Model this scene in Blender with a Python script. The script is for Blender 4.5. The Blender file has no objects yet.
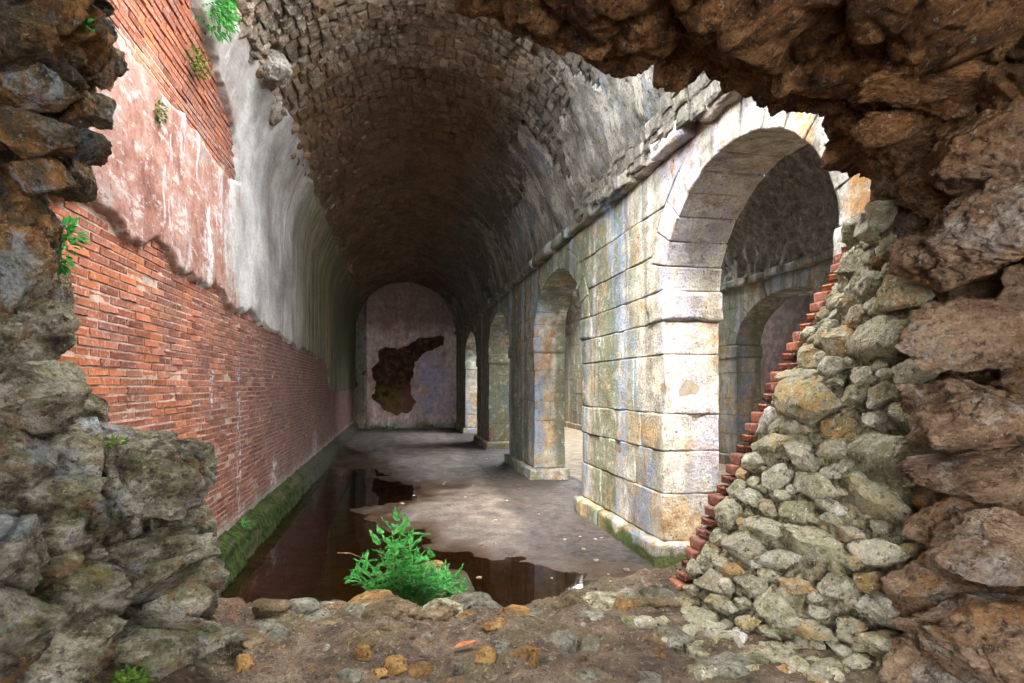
import bpy, math, random
import numpy as np
from mathutils import Vector

random.seed(7)
RNG = np.random.default_rng(7)
SC = bpy.context.scene
COL = SC.collection

# ------------------------------------------------------------------ camera
CZ = 2.28                                   # eye height above the cistern floor
FPX, HOR = 600.0, 387.0                     # focal length in pixels, horizon row
YAW = math.radians(11.03)
CS, SN = math.cos(YAW), math.sin(YAW)
cam_d = bpy.data.cameras.new('camera')
cam = bpy.data.objects.new('camera', cam_d)
COL.objects.link(cam)
cam.location = (0, 0, CZ)
cam.rotation_euler = (math.pi / 2, 0, -YAW)
cam_d.sensor_width = 36
cam_d.lens = FPX / 1024 * 36
cam_d.shift_y = (HOR - 341.5) / 1024
cam_d.clip_start = 0.05
SC.camera = cam

# ------------------------------------------------------------------ world, light, exposure
world = bpy.data.worlds.new('world')
SC.world = world
world.use_nodes = True
wn = world.node_tree
bg = wn.nodes['Background']
bg.inputs['Color'].default_value = (0.90, 0.95, 1.0, 1)     # bright overcast sky
bg.inputs['Strength'].default_value = 7.5
sun_d = bpy.data.lights.new('sun', 'SUN')
sun_d.energy = 4.4
sun_d.angle = math.radians(22)
sun_d.color = (1.0, 0.93, 0.82)
sun = bpy.data.objects.new('sun', sun_d)
COL.objects.link(sun)
sun.rotation_euler = Vector((0.24, 0.62, -0.75)).to_track_quat('-Z', 'Y').to_euler()
SC.view_settings.view_transform = 'Standard'
SC.view_settings.look = 'None'
SC.view_settings.gamma = 1.0
SC.view_settings.use_curve_mapping = False
SC.view_settings.exposure = 1.65
SC.cycles.max_bounces = 10
SC.cycles.diffuse_bounces = 8
SC.cycles.glossy_bounces = 4
SC.cycles.transparent_max_bounces = 8
SC.cycles.sample_clamp_indirect = 8.0

# ------------------------------------------------------------------ pixel helpers (layout only)
def ray(u, v):
    xc = (u - 512) / FPX
    return np.array([xc * CS + SN, -xc * SN + CS, (HOR - v) / FPX])
def at_d(u, v, d):
    return np.array([0, 0, CZ]) + ray(u, v) * d
def at_z(u, v, z):
    r = ray(u, v); return np.array([0, 0, CZ]) + r * ((z - CZ) / r[2])
def at_y(u, v, y):
    r = ray(u, v); return np.array([0, 0, CZ]) + r * (y / r[1])
def at_x(u, v, x):
    r = ray(u, v); return np.array([0, 0, CZ]) + r * (x / r[0])

# ------------------------------------------------------------------ numpy noise
def _h(i, j, k, s):
    n = (i.astype(np.int64) * 374761393 + j.astype(np.int64) * 668265263 + k.astype(np.int64) * 2147483647 + s * 1274126177) & 0xffffffff
    n = ((n ^ (n >> 13)) * 1274126177) & 0xffffffff
    n = ((n ^ (n >> 16)) * 2246822519) & 0xffffffff
    return ((n ^ (n >> 15)) & 0xffffff) / float(0xffffff)
def vnoise(P, s=0):
    P = np.asarray(P, float); f = np.floor(P); t = P - f; t = t * t * t * (t * (t * 6 - 15) + 10)
    i, j, k = f[..., 0], f[..., 1], f[..., 2]
    r = 0
    for a in (0, 1):
        wa = t[..., 0] if a else 1 - t[..., 0]
        for b in (0, 1):
            wb = t[..., 1] if b else 1 - t[..., 1]
            for c in (0, 1):
                wc = t[..., 2] if c else 1 - t[..., 2]
                r = r + wa * wb * wc * _h(i + a, j + b, k + c, s)
    return r * 2 - 1
def fbm(P, o=4, s=0, g=0.5):
    r = 0; a = 1.0; P = np.asarray(P, float)
    for q in range(o):
        r = r + a * vnoise(P, s + q * 17); P = P * 2.03 + 11.7; a *= g
    return r
def ridged(P, o=4, s=0):
    r = 0; a = 1.0; P = np.asarray(P, float)
    for q in range(o):
        r = r + a * (1 - 2 * np.abs(vnoise(P, s + q * 17))); P = P * 2.1 + 5.3; a *= 0.5
    return r
def worley(P, s=0):
    P = np.asarray(P, float); f = np.floor(P)
    f1 = np.full(P.shape[:-1], 9.0); f2 = f1.copy(); cid = np.zeros(P.shape[:-1])
    for a in (-1, 0, 1):
        for b in (-1, 0, 1):
            for c in (-1, 0, 1):
                i, j, k = f[..., 0] + a, f[..., 1] + b, f[..., 2] + c
                q = np.stack([i + _h(i, j, k, s), j + _h(i, j, k, s + 1), k + _h(i, j, k, s + 2)], -1)
                d = np.sqrt(((q - P) ** 2).sum(-1)); n = _h(i, j, k, s + 3)
                near = d < f1
                f2 = np.where(near, f1, np.minimum(f2, d)); cid = np.where(near, n, cid); f1 = np.where(near, d, f1)
    return f1, f2, cid
def facets(P, s=0):
    """angular broken-rock relief: every Voronoi cell gets its own tilted plane"""
    P = np.asarray(P, float); f = np.floor(P)
    f1 = np.full(P.shape[:-1], 9.0); f2 = f1.copy(); val = np.zeros(P.shape[:-1])
    for a in (-1, 0, 1):
        for b in (-1, 0, 1):
            for c in (-1, 0, 1):
                i, j, k = f[..., 0] + a, f[..., 1] + b, f[..., 2] + c
                q = np.stack([i + _h(i, j, k, s), j + _h(i, j, k, s + 1), k + _h(i, j, k, s + 2)], -1)
                w = P - q; d = np.sqrt((w ** 2).sum(-1)); near = d < f1
                g = (_h(i, j, k, s + 4) * 2 - 1) * w[..., 0] + (_h(i, j, k, s + 5) * 2 - 1) * w[..., 1] + (_h(i, j, k, s + 6) * 2 - 1) * w[..., 2] + (_h(i, j, k, s + 7) - 0.5) * 0.9
                f2 = np.where(near, f1, np.minimum(f2, d)); val = np.where(near, g, val); f1 = np.where(near, d, f1)
    return val, f2 - f1
def sstep(a, b, x):
    t = np.clip((np.asarray(x, float) - a) / (b - a), 0, 1); return t * t * (3 - 2 * t)

# ------------------------------------------------------------------ mesh helpers
def mesh(name, V, F, mats, smooth=True, fmat=None):
    me = bpy.data.meshes.new(name)
    V = np.asarray(V, np.float32)
    if isinstance(F, np.ndarray):
        k = F.shape[1]; n = len(F)
        me.vertices.add(len(V)); me.vertices.foreach_set('co', V.ravel())
        me.loops.add(n * k); me.loops.foreach_set('vertex_index', F.astype(np.int32).ravel())
        me.polygons.add(n); me.polygons.foreach_set('loop_start', np.arange(0, n * k, k, dtype=np.int32))
        me.update(calc_edges=True)
    else:
        me.from_pydata([tuple(map(float, v)) for v in V], [], [tuple(map(int, f)) for f in F])
    if not isinstance(mats, (list, tuple)): mats = [mats]
    for m in mats: me.materials.append(m)
    me.polygons.foreach_set('use_smooth', np.full(len(me.polygons), smooth))
    if fmat is not None: me.polygons.foreach_set('material_index', np.asarray(fmat, np.int32))
    me.update()
    return me
def link(name, data, parent=None):
    o = bpy.data.objects.new(name, data); COL.objects.link(o)
    if parent is not None: o.parent = parent
    return o
def obj(name, V, F, mats, parent=None, smooth=True, fmat=None):
    return link(name, mesh(name, V, F, mats, smooth, fmat), parent)
def tag(o, label=None, cat=None, group=None, kind=None):
    if label: o['label'] = label
    if cat: o['category'] = cat
    if group: o['group'] = group
    if kind: o['kind'] = kind
    return o
def empty(name, loc):
    o = bpy.data.objects.new(name, None); COL.objects.link(o); o.location = loc; return o
def gridF(n, m, off=0, wrap=False):
    i = np.arange(n - 1)[:, None]; j = np.arange(m - 1)[None, :]
    a = (i * m + j).ravel()
    return np.stack([a, a + m, a + m + 1, a + 1], 1) + off
def grid_normals(G):
    du = np.gradient(G, axis=0); dv = np.gradient(G, axis=1)
    n = np.cross(du, dv); return n / (np.linalg.norm(n, axis=-1, keepdims=True) + 1e-9)
class Bag:
    def __init__(self): self.V = []; self.F = []; self.n = 0
    def add(self, V, F):
        V = np.asarray(V, float); F = np.asarray(F); self.V.append(V); self.F.append(F + self.n); self.n += len(V)
    def obj(self, name, mat, parent=None, smooth=True):
        return obj(name, np.concatenate(self.V), np.concatenate(self.F), mat, parent, smooth)
_lat = {}
def lattice(nx, ny, nz):
    key = (nx, ny, nz)
    if key in _lat: return _lat[key]
    idx = {}; pts = []
    def vid(i, j, k):
        if (i, j, k) not in idx: idx[(i, j, k)] = len(pts); pts.append((i, j, k))
        return idx[(i, j, k)]
    F = []
    for j in range(ny):
        for k in range(nz):
            F.append([vid(0, j, k), vid(0, j, k + 1), vid(0, j + 1, k + 1), vid(0, j + 1, k)])
            F.append([vid(nx, j, k), vid(nx, j + 1, k), vid(nx, j + 1, k + 1), vid(nx, j, k + 1)])
    for i in range(nx):
        for k in range(nz):
            F.append([vid(i, 0, k), vid(i + 1, 0, k), vid(i + 1, 0, k + 1), vid(i, 0, k + 1)])
            F.append([vid(i, ny, k), vid(i, ny, k + 1), vid(i + 1, ny, k + 1), vid(i + 1, ny, k)])
    for i in range(nx):
        for j in range(ny):
            F.append([vid(i, j, 0), vid(i, j + 1, 0), vid(i + 1, j + 1, 0), vid(i + 1, j, 0)])
            F.append([vid(i, j, nz), vid(i + 1, j, nz), vid(i + 1, j + 1, nz), vid(i, j + 1, nz)])
    _lat[key] = (np.array(pts), np.array(F)); return _lat[key]
def block_vf(fmap, size, cell=0.12, bev=0.011, rough=0.012, seed=0, maxn=(7, 12, 7), wear=1.0):
    """a worn stone block: unit-cube lattice -> fmap(a,b,c) world points; size = approx dims for spacing"""
    ns = [int(min(mx, max(2, math.ceil(s / cell) + 1))) for s, mx in zip(size, maxn)]
    ns = [max(3, n) + 2 for n in ns]
    pts, F = lattice(*ns)
    U = np.zeros((len(pts), 3)); ext = np.zeros((len(pts), 3))
    for ax in range(3):
        n = ns[ax]; e = min(0.18, bev / size[ax])
        tab = np.concatenate([[0, e], np.linspace(2.4 * e, 1 - 2.4 * e, n - 3), [1 - e, 1]])
        U[:, ax] = tab[pts[:, ax]]
        ext[:, ax] = np.where(pts[:, ax] == 0, 1, np.where(pts[:, ax] == n, -1, 0))
    ne = (ext != 0).sum(1)
    for ax in range(3):
        e = min(0.18, bev / size[ax])
        U[:, ax] += np.where(ne >= 2, ext[:, ax] * e * np.where(ne == 3, 0.6, 0.4), 0)
    P = fmap(U[:, 0], U[:, 1], U[:, 2])
    N = -ext.astype(float); N /= (np.linalg.norm(N, axis=1, keepdims=True) + 1e-9)
    Q = P + seed * 3.17
    dsp = rough * (fbm(Q * 5.0, 3, 5) * 0.9 + 0.5 * fbm(Q * 17, 2, 9)) - np.where(ne >= 2, wear * bev * 1.2 * np.clip(fbm(Q * 4.0, 2, 3), 0, 1), 0)
    dsp = dsp - wear * 0.05 * np.clip(fbm(P * 2.2 + seed, 3, 31) - 0.55, 0, 1)
    return P + N * dsp[:, None], F
def ico(sub):
    t = (1 + 5 ** .5) / 2
    V = [(-1, t, 0), (1, t, 0), (-1, -t, 0), (1, -t, 0), (0, -1, t), (0, 1, t), (0, -1, -t), (0, 1, -t), (t, 0, -1), (t, 0, 1), (-t, 0, -1), (-t, 0, 1)]
    F = [(0, 11, 5), (0, 5, 1), (0, 1, 7), (0, 7, 10), (0, 10, 11), (1, 5, 9), (5, 11, 4), (11, 10, 2), (10, 7, 6), (7, 1, 8), (3, 9, 4), (3, 4, 2), (3, 2, 6), (3, 6, 8), (3, 8, 9), (4, 9, 5), (2, 4, 11), (6, 2, 10), (8, 6, 7), (9, 8, 1)]
    V = [np.array(v) / np.linalg.norm(v) for v in V]
    for _ in range(sub):
        mid = {}; nf = []
        def m(a, b):
            k = (min(a, b), max(a, b))
            if k not in mid:
                p = V[a] + V[b]; V.append(p / np.linalg.norm(p)); mid[k] = len(V) - 1
            return mid[k]
        for a, b, c in F:
            x, y, z = m(a, b), m(b, c), m(c, a); nf += [(a, x, z), (b, y, x), (c, z, y), (x, y, z)]
        F = nf
    return np.array(V), np.array(F)
ICO = {k: ico(k) for k in (2, 3, 4, 5)}
def rock_vf(seed, sub=3, cuts=9, rough=0.10, lo=0.55, hi=0.9, fine=0.04, strata=0.0):
    r = np.random.default_rng(seed)
    V, F = ICO[sub]; P = V.copy()
    for _ in range(cuts):
        n = r.normal(size=3); n /= np.linalg.norm(n); h = r.uniform(lo, hi)
        d = P @ n; over = np.clip(d - h, 0, None); P = P - over[:, None] * n * 0.93
    o = r.uniform(-50, 50, 3)
    fa, fe = facets(V * 2.1 + o, seed)
    dsp = 0.9 * rough * fbm(V * 1.7 + o, 3, seed) + 0.10 * fa - 0.03 * (1 - sstep(0, .15, fe)) + fine * fbm(V * 6 + o, 3, seed + 3) + 0.5 * fine * ridged(V * 9 + o, 2, seed + 5)
    P = P * (1 + dsp[:, None])
    if strata:
        P = P + V * (strata * np.sin((P[:, 2] * 9 + 2 * fbm(P * 1.5 + o, 2, seed)))[:, None])
    return P, F
def xform(P, loc, scale, rot=(0, 0, 0)):
    from mathutils import Euler
    M = np.array(Euler(rot).to_matrix()); return (P * np.asarray(scale)) @ M.T + np.asarray(loc)

# ------------------------------------------------------------------ material mini language
def lin(c):
    if isinstance(c, str): c = [int(c[i:i + 2], 16) / 255 for i in (0, 2, 4)]
    return tuple(x / 12.92 if x <= 0.04045 else ((x + 0.055) / 1.055) ** 2.4 for x in c)
class M:
    def __init__(self, name, rough=0.9, spec=0.2):
        self.m = bpy.data.materials.new(name); self.m.use_nodes = True
        self.t = self.m.node_tree; self.N = self.t.nodes; self.L = self.t.links
        self.b = self.N['Principled BSDF']; self.b.inputs['Roughness'].default_value = rough
        self.b.inputs['Specular IOR Level'].default_value = spec
        g = self.N.new('ShaderNodeNewGeometry'); self.pos = g.outputs['Position']; self.nrm = g.outputs['Normal']
        self.isl = g.outputs['Random Per Island']; self.point = g.outputs['Pointiness']
        oi = self.N.new('ShaderNodeObjectInfo'); self.ornd = oi.outputs['Random']
        sp = self.N.new('ShaderNodeSeparateXYZ'); self.L.new(self.pos, sp.inputs[0]); self.x, self.y, self.z = sp.outputs
        self.rnd = self.math('FRACT', self.math('ADD', self.isl, self.ornd))
    def put(self, sock, v):
        if isinstance(v, (int, float)): sock.default_value = v
        elif isinstance(v, (str, tuple, list)):
            c = lin(v) if isinstance(v, str) else v; sock.default_value = (*c, 1) if len(sock.default_value) == 4 else c
        else: self.L.new(v, sock)
    def math(self, op, a, b=None, clamp=False):
        n = self.N.new('ShaderNodeMath'); n.operation = op; n.use_clamp = clamp; self.put(n.inputs[0], a)
        if b is not None: self.put(n.inputs[1], b)
        return n.outputs[0]
    def vec(self, scale, off=(0, 0, 0), src=None):
        n = self.N.new('ShaderNodeMapping'); self.L.new(src or self.pos, n.inputs[0])
        n.inputs['Scale'].default_value = scale if not isinstance(scale, (int, float)) else (scale,) * 3
        n.inputs['Location'].default_value = off; return n.outputs[0]
    def noise(self, scale, detail=4, rough=0.55, off=(0, 0, 0), dist=0.0):
        n = self.N.new('ShaderNodeTexNoise'); self.L.new(self.vec(scale, off), n.inputs['Vector']); n.inputs['Scale'].default_value = 1
        n.inputs['Detail'].default_value = detail; n.inputs['Roughness'].default_value = rough; n.inputs['Distortion'].default_value = dist
        return n.outputs[0]
    def vor(self, scale, feat='F1', off=(0, 0, 0), out=0):
        n = self.N.new('ShaderNodeTexVoronoi'); n.feature = feat; self.L.new(self.vec(scale, off), n.inputs['Vector']); n.inputs['Scale'].default_value = 1
        return n.outputs[out]
    def step(self, v, a, b):
        n = self.N.new('ShaderNodeMapRange'); n.interpolation_type = 'SMOOTHSTEP'
        self.put(n.inputs[0], v); n.inputs[1].default_value = a; n.inputs[2].default_value = b; return n.outputs[0]
    def mix(self, f, a, b, mode='MIX'):
        n = self.N.new('ShaderNodeMix'); n.data_type = 'RGBA'; n.blend_type = mode
        self.put(n.inputs[0], f); self.put(n.inputs[6], a); self.put(n.inputs[7], b); return n.outputs[2]
    def ramp(self, v, stops):
        n = self.N.new('ShaderNodeValToRGB'); self.L.new(v, n.inputs[0]); e = n.color_ramp.elements
        while len(e) < len(stops): e.new(0.5)
        for q, (p, c) in zip(e, stops): q.position = p; q.color = (*lin(c), 1) if isinstance(c, str) else (*c, 1)
        return n.outputs[0]
    def band(self, v, lo, hi, soft=0.2):
        return self.math('MULTIPLY', self.step(v, lo - soft, lo + soft), self.math('SUBTRACT', 1.0, self.step(v, hi - soft, hi + soft)))
    def mul(self, *a):
        r = a[0]
        for b in a[1:]: r = self.math('MULTIPLY', r, b)
        return r
    def scale(self, col, lo, hi, f):
        """multiply a colour by a factor running lo..hi"""
        n = self.N.new('ShaderNodeMapRange'); self.put(n.inputs[0], f); n.inputs[3].default_value = lo; n.inputs[4].default_value = hi
        c = self.N.new('ShaderNodeCombineColor')
        for q in range(3): self.L.new(n.outputs[0], c.inputs[q])
        return self.mix(1.0, col, c.outputs[0], 'MULTIPLY')
    def grit(self, col, scale, lo=0.6, hi=1.35, off=(0, 0, 0), detail=5, a=0.34, b=0.66):
        """fine mottling of the colour itself"""
        n = self.N.new('ShaderNodeMapRange'); self.put(n.inputs[0], self.noise(scale, detail, 0.68, off)); n.inputs[1].default_value = a; n.inputs[2].default_value = b
        n.inputs[3].default_value = lo; n.inputs[4].default_value = hi
        c = self.N.new('ShaderNodeCombineColor')
        for q in range(3): self.L.new(n.outputs[0], c.inputs[q])
        return self.mix(1.0, col, c.outputs[0], 'MULTIPLY')
    def color(self, c): self.put(self.b.inputs['Base Color'], c)
    def bump(self, h, strength=0.5, dist=0.02, prev=None):
        n = self.N.new('ShaderNodeBump'); n.inputs['Strength'].default_value = strength; n.inputs['Distance'].default_value = dist
        self.L.new(h, n.inputs['Height'])
        if prev is not None: self.L.new(prev, n.inputs['Normal'])
        self.L.new(n.outputs[0], self.b.inputs['Normal']); return n.outputs[0]

def add(m, *a):
    r = a[0]
    for b in a[1:]: r = m.math('ADD', r, b)
    return r

# ---- bricks
def mat_brick():
    m = M('fired_brick', 0.85)
    c = m.ramp(m.rnd, [(0, '74402f'), (0.25, '9a573f'), (0.5, 'b0663f'), (0.75, 'a8644a'), (1, '8c5848')])
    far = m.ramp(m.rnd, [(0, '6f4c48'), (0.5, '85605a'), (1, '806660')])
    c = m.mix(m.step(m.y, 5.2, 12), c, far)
    c = m.mix(m.mul(0.6, m.step(m.noise((2, 2, 2), 5), 0.46, 0.62)), c, '7d5a50')
    c = m.mix(m.mul(0.6, m.step(m.noise(26, 4, 0.65), 0.52, 0.66)), c, 'bd9c88')
    c = m.mix(m.mul(0.6, m.step(m.noise(45, 4, 0.65, (3, 3, 3)), 0.55, 0.66)), c, '4c332a')
    wn_ = m.noise((9, 12, 6), 6, 0.72)
    b1 = m.mul(m.band(m.y, 8.66, 8.9, 0.2), m.band(m.z, 0.4, 2.7, 0.35))
    b2 = m.mul(m.band(m.y, 16.2, 17.3, 0.5), m.band(m.z, 0.3, 1.25, 0.5))
    b3 = m.mul(m.band(m.y, 10.9, 11.5, 0.3), m.band(m.z, 0.4, 1.1, 0.3))
    b4 = m.mul(m.band(m.y, 7.4, 7.7, 0.2), m.band(m.z, 1.9, 2.6, 0.3))
    bl = add(m, b1, b2, b3, m.mul(0.8, b4))
    c = m.mix(m.step(m.mul(bl, m.step(wn_, 0.42, 0.6)), 0.25, 0.7), c, 'c8c0c6')
    st = m.mul(m.step(m.noise((1, 2.2, 0.12), 4), 0.52, 0.62), m.step(m.y, 10, 15))
    c = m.mix(m.mul(0.6, st), c, '74695e')
    base = m.mul(m.step(m.math('ADD', m.mul(-1.0, m.z), m.mul(0.5, m.noise(4, 5))), -0.42, -0.2))
    c = m.mix(m.mul(0.8, base), c, 'a39892')
    c = m.grit(c, 1.3, 0.68, 1.08)
    m.color(c); m.bump(m.noise(60, 5), 0.6, 0.006); return m.m
def mat_mortar():
    m = M('lime_mortar', 0.95)
    c = m.ramp(m.noise(9, 5), [(0.3, '7d6558'), (0.5, 'a89080'), (0.7, 'c0ab9b')])
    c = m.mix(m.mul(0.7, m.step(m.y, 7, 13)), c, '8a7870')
    m.color(c); m.bump(m.noise(50, 5), 0.6, 0.01); return m.m
def mat_plaster():
    m = M('old_plaster', 0.88)
    white = m.ramp(m.noise((1.5, 0.9, 0.6), 4, 0.6), [(0.3, '8a857f'), (0.45, 'a5a09b'), (0.58, 'c6c2bd'), (0.75, '9a9590')])
    white = m.grit(white, (6, 2.2, 4), 0.86, 1.08)
    pink = m.ramp(m.noise(2.6, 6, 0.7), [(0.3, '664238'), (0.42, '855a4c'), (0.54, '977264'), (0.66, '9c8c84')])
    pink = m.mix(m.mul(0.75, m.step(m.noise((11, 5, 11), 6, 0.7), 0.52, 0.64)), pink, 'b9aaa2')
    pink = m.mix(m.mul(0.7, m.step(m.noise(16, 6, 0.7, (5, 1, 2)), 0.55, 0.65)), pink, '7a4438')
    green = m.ramp(m.noise((1, 3.2, 0.10), 3, 0.6), [(0.28, '4c5a44'), (0.38, '8a8468'), (0.47, '66775e'), (0.55, 'a89a80'), (0.63, '566650'), (0.74, '8d7a60')])
    pk = m.math('ADD', m.mul(-1.0, m.y), m.mul(3.6, m.math('SUBTRACT', m.noise((1, 1.1, 0.8), 6, 0.65), 0.5)))
    pkm = m.mul(m.step(pk, -8.6, -8.0), m.math('SUBTRACT', 1.0, m.mul(0.8, m.step(m.z, 5.4, 6.0))))
    c = m.mix(pkm, white, pink)
    gy = m.math('ADD', m.y, m.mul(4.0, m.math('SUBTRACT', m.noise((1, 0.8, 0.2), 3), 0.5)))
    c = m.mix(m.step(gy, 12.0, 15.0), c, green)
    c = m.mix(m.mul(m.step(gy, 19, 24), 0.6), c, '46543f')
    dr = m.mul(m.step(m.noise((3, 3.0, 0.6), 6, 0.7), 0.53, 0.6), m.band(m.y, 5.6, 8.0, 0.8), m.step(m.noise(9, 5, 0.7), 0.4, 0.52))
    c = m.mix(m.mul(0.85, dr), c, 'b9b4b2')
    ru = m.mul(m.step(m.noise((1, 7, 0.10), 3, 0.6), 0.58, 0.66), m.step(m.y, 9.0, 11.0))
    c = m.mix(m.mul(0.5, ru), c, '80624c')
    c = m.mix(m.mul(0.7, m.step(m.noise((22, 9, 22), 6, 0.72), 0.59, 0.7)), c, '6a5a52')
    c = m.grit(c, (1.2, 0.7, 1.0), 0.82, 1.1); c = m.grit(c, (30, 11, 30), 0.84, 1.12)
    m.color(c); h = add(m, m.noise((22, 8, 22), 6, 0.7), m.mul(0.5, m.noise((60, 22, 60), 4)))
    m.bump(h, 0.4, 0.015); return m.m
def mat_vault(name='vault_stone', grey=0.0):
    m = M(name, 0.92)
    c = m.ramp(m.rnd, [(0, '77644f'), (0.25, '927d68'), (0.5, 'a08c76'), (0.72, 'ab9c8a'), (0.92, '8a745c'), (1, '9a7858')])
    c = m.mix(m.step(m.noise(1.4, 6, 0.68), 0.42, 0.58), c, m.mix(m.step(m.noise(7, 6, 0.7), .4, .6), '6c5b4b', 'a09486'))
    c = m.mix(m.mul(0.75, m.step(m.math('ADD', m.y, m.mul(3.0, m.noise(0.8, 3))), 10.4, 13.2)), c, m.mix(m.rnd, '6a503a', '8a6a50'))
    side = m.step(m.x, 1.4, 2.6)
    pale = m.ramp(m.noise((1.5, 3.0, 0.6), 6, 0.7), [(0.32, '4a463f'), (0.44, '7d786e'), (0.53, '69695f'), (0.62, 'aaa297'), (0.76, '7d8690')])
    c = m.mix(m.mul(0.85, side), c, pale)
    c = m.mix(m.mul(0.45, m.step(m.noise(2.2, 6, 0.7), 0.54, 0.63)), c, '46482f')
    c = m.mix(m.mul(0.7, m.step(m.noise(20, 6, 0.72), 0.55, 0.64)), c, '352c24')
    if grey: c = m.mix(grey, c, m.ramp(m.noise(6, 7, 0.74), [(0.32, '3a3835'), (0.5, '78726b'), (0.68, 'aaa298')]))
    c = m.grit(c, 32, 0.7, 1.25); c = m.grit(c, 0.8, 0.8, 1.15)
    m.color(c); m.bump(add(m, m.noise(16, 7, 0.74), m.mul(0.5, m.noise(60, 4))), 1.0, 0.05); return m.m
def mat_ashlar(name='ashlar_limestone', dark=0.0):
    m = M(name, 0.88)
    c = m.ramp(m.noise(4.5, 7, 0.72), [(0.3, '6c655a'), (0.42, '958c7d'), (0.52, 'b3a998'), (0.62, 'c9c0b0'), (0.75, '9d9486')])
    # white lime crust in runs
    wh = m.mul(m.step(m.noise((1.6, 1.9, 0.35), 3, 0.6, (2, 0, 6)), 0.50, 0.60), m.step(m.noise(7, 6, 0.7), 0.38, 0.56))
    c = m.mix(m.mul(0.85, wh), c, 'd2ccc2')
    # warm bare stone low down and in patches
    wp = add(m, m.noise((1.5, 1.5, 1.6), 6, 0.65), m.mul(-0.035, m.z), m.mul(0.07, m.rnd))
    warm = m.ramp(m.noise(7, 6, 0.7), [(0.32, '8f6a42'), (0.45, 'b99468'), (0.58, 'c9ae88'), (0.72, 'd8c7a8')])
    c = m.mix(m.mul(0.85, m.step(wp, 0.47, 0.58)), c, warm)
    # blue-grey film
    bl = m.mul(m.step(m.noise((1.3, 1.4, 0.28), 3, 0.6, (7, 3, 1)), 0.47, 0.56), m.step(m.noise(3.5, 5, 0.62, (1, 2, 3)), 0.36, 0.55))
    c = m.mix(m.mul(0.75, bl), c, m.mix(m.step(m.y, 6.9, 7.2), 'aaa4b0', '8799b2'))
    # green algae in runs, stronger farther along
    gs = m.mul(m.step(m.noise((1, 1.8, 0.18), 3, 0.6, (3, 9, 5)), 0.41, 0.51), m.step(m.y, 6.6, 9.0), m.step(m.noise(6, 6, 0.7, (8, 2, 3)), 0.34, 0.5))
    c = m.mix(m.mul(0.8, gs), c, m.mix(m.noise(8, 4), '4f5c44', '7f8668'))
    or_ = m.mul(m.step(m.noise((1.4, 1.7, 0.7), 5, 0.65, (21, 4, 2)), 0.57, 0.66), m.step(m.noise(10, 6, 0.7, (4, 4, 4)), 0.38, 0.55))
    c = m.mix(m.mul(0.8, or_), c, 'b07c3e')
    # dark biological runs
    dk = m.mul(m.step(m.noise((1, 3.4, 0.2), 4, 0.65, (11, 1, 4)), 0.55, 0.64), m.step(m.z, 2.0, 3.6))
    c = m.mix(m.mul(0.55, dk), c, '5a564e')
    ms = m.step(m.math('ADD', m.mul(-1.0, m.z), m.mul(0.6, m.noise((3, 3, 3), 5))), -0.06, 0.06)
    c = m.mix(m.mul(0.9, m.mul(ms, m.step(m.mul(-1.0, m.y), -9.3, -8.4))), c, m.mix(m.noise(20, 4), '28360f', '5a6c22'))
    c = m.mix(m.mul(0.8, m.step(m.noise(18, 6, 0.72), 0.57, 0.66)), c, '4a4238')
    c = m.grit(c, 30, 0.72, 1.2); c = m.grit(c, 1.6, 0.82, 1.1)
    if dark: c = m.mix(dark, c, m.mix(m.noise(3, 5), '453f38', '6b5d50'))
    m.color(c); m.bump(add(m, m.noise(20, 7, 0.72), m.mul(0.3, m.vor(30))), 0.85, 0.03); return m.m
def mat_joint():
    m = M('dark_joint', 0.95); m.color(m.mix(m.noise(9, 4), '5a5044', 'a09280')); m.bump(m.noise(30, 4), 0.5, 0.02); return m.m
def mat_rubble():
    m = M('rubble_limestone', 0.9)
    c = m.ramp(m.rnd, [(0, '857a60'), (0.2, 'a89c7e'), (0.4, 'c6baa0'), (0.55, '7c745c'), (0.7, 'b89e70'), (0.80, 'aa7e48'), (0.88, '989078'), (1, 'd0c8bc')])
    c = m.mix(m.step(m.noise(9, 7, 0.72), 0.45, 0.58), c, m.mix(m.noise(23, 3), 'c2b9a4', '7a705c'))
    g = m.mul(m.step(m.noise(2.6, 6, 0.7), 0.40, 0.54), m.step(m.noise(14, 6, 0.7), 0.40, 0.55))
    c = m.mix(m.mul(0.5, g), c, m.mix(m.step(m.noise(30, 4), .4, .6), '575a34', '8c8a5c'))
    c = m.mix(m.mul(0.75, m.step(m.noise(28, 6, 0.72), 0.55, 0.64)), c, '4a4132')
    c = m.mix(m.mul(0.6, m.step(m.noise(40, 6, 0.72, (5, 5, 5)), 0.57, 0.66)), c, 'dcd6c8')
    c = m.grit(c, 75, 0.85, 1.42)
    m.color(c); m.bump(add(m, m.noise(24, 7, 0.74), m.mul(0.5, m.noise(90, 4))), 1.0, 0.035); return m.m
def mat_rubble_mortar():
    m = M('rubble_mortar', 0.95)
    c = m.ramp(m.noise(10, 7, 0.74), [(0.32, '3f3828'), (0.44, '7d745c'), (0.54, 'a89c80'), (0.62, 'bdb096'), (0.75, '94744e')])
    c = m.mix(m.mul(0.6, m.step(m.noise(3, 5), 0.48, 0.6)), c, '6a7044')
    c = m.mix(m.mul(0.6, m.step(m.noise(13, 6, 0.7, (3, 9, 1)), 0.56, 0.64)), c, 'a8784c')
    c = m.mix(m.mul(0.8, m.step(m.noise(26, 6, 0.72), 0.55, 0.63)), c, '352c20')
    c = m.grit(c, 70, 0.72, 1.3)
    m.color(c); m.bump(add(m, m.noise(30, 7, 0.74), m.mul(0.7, m.vor(22))), 1.0, 0.04); return m.m
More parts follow.
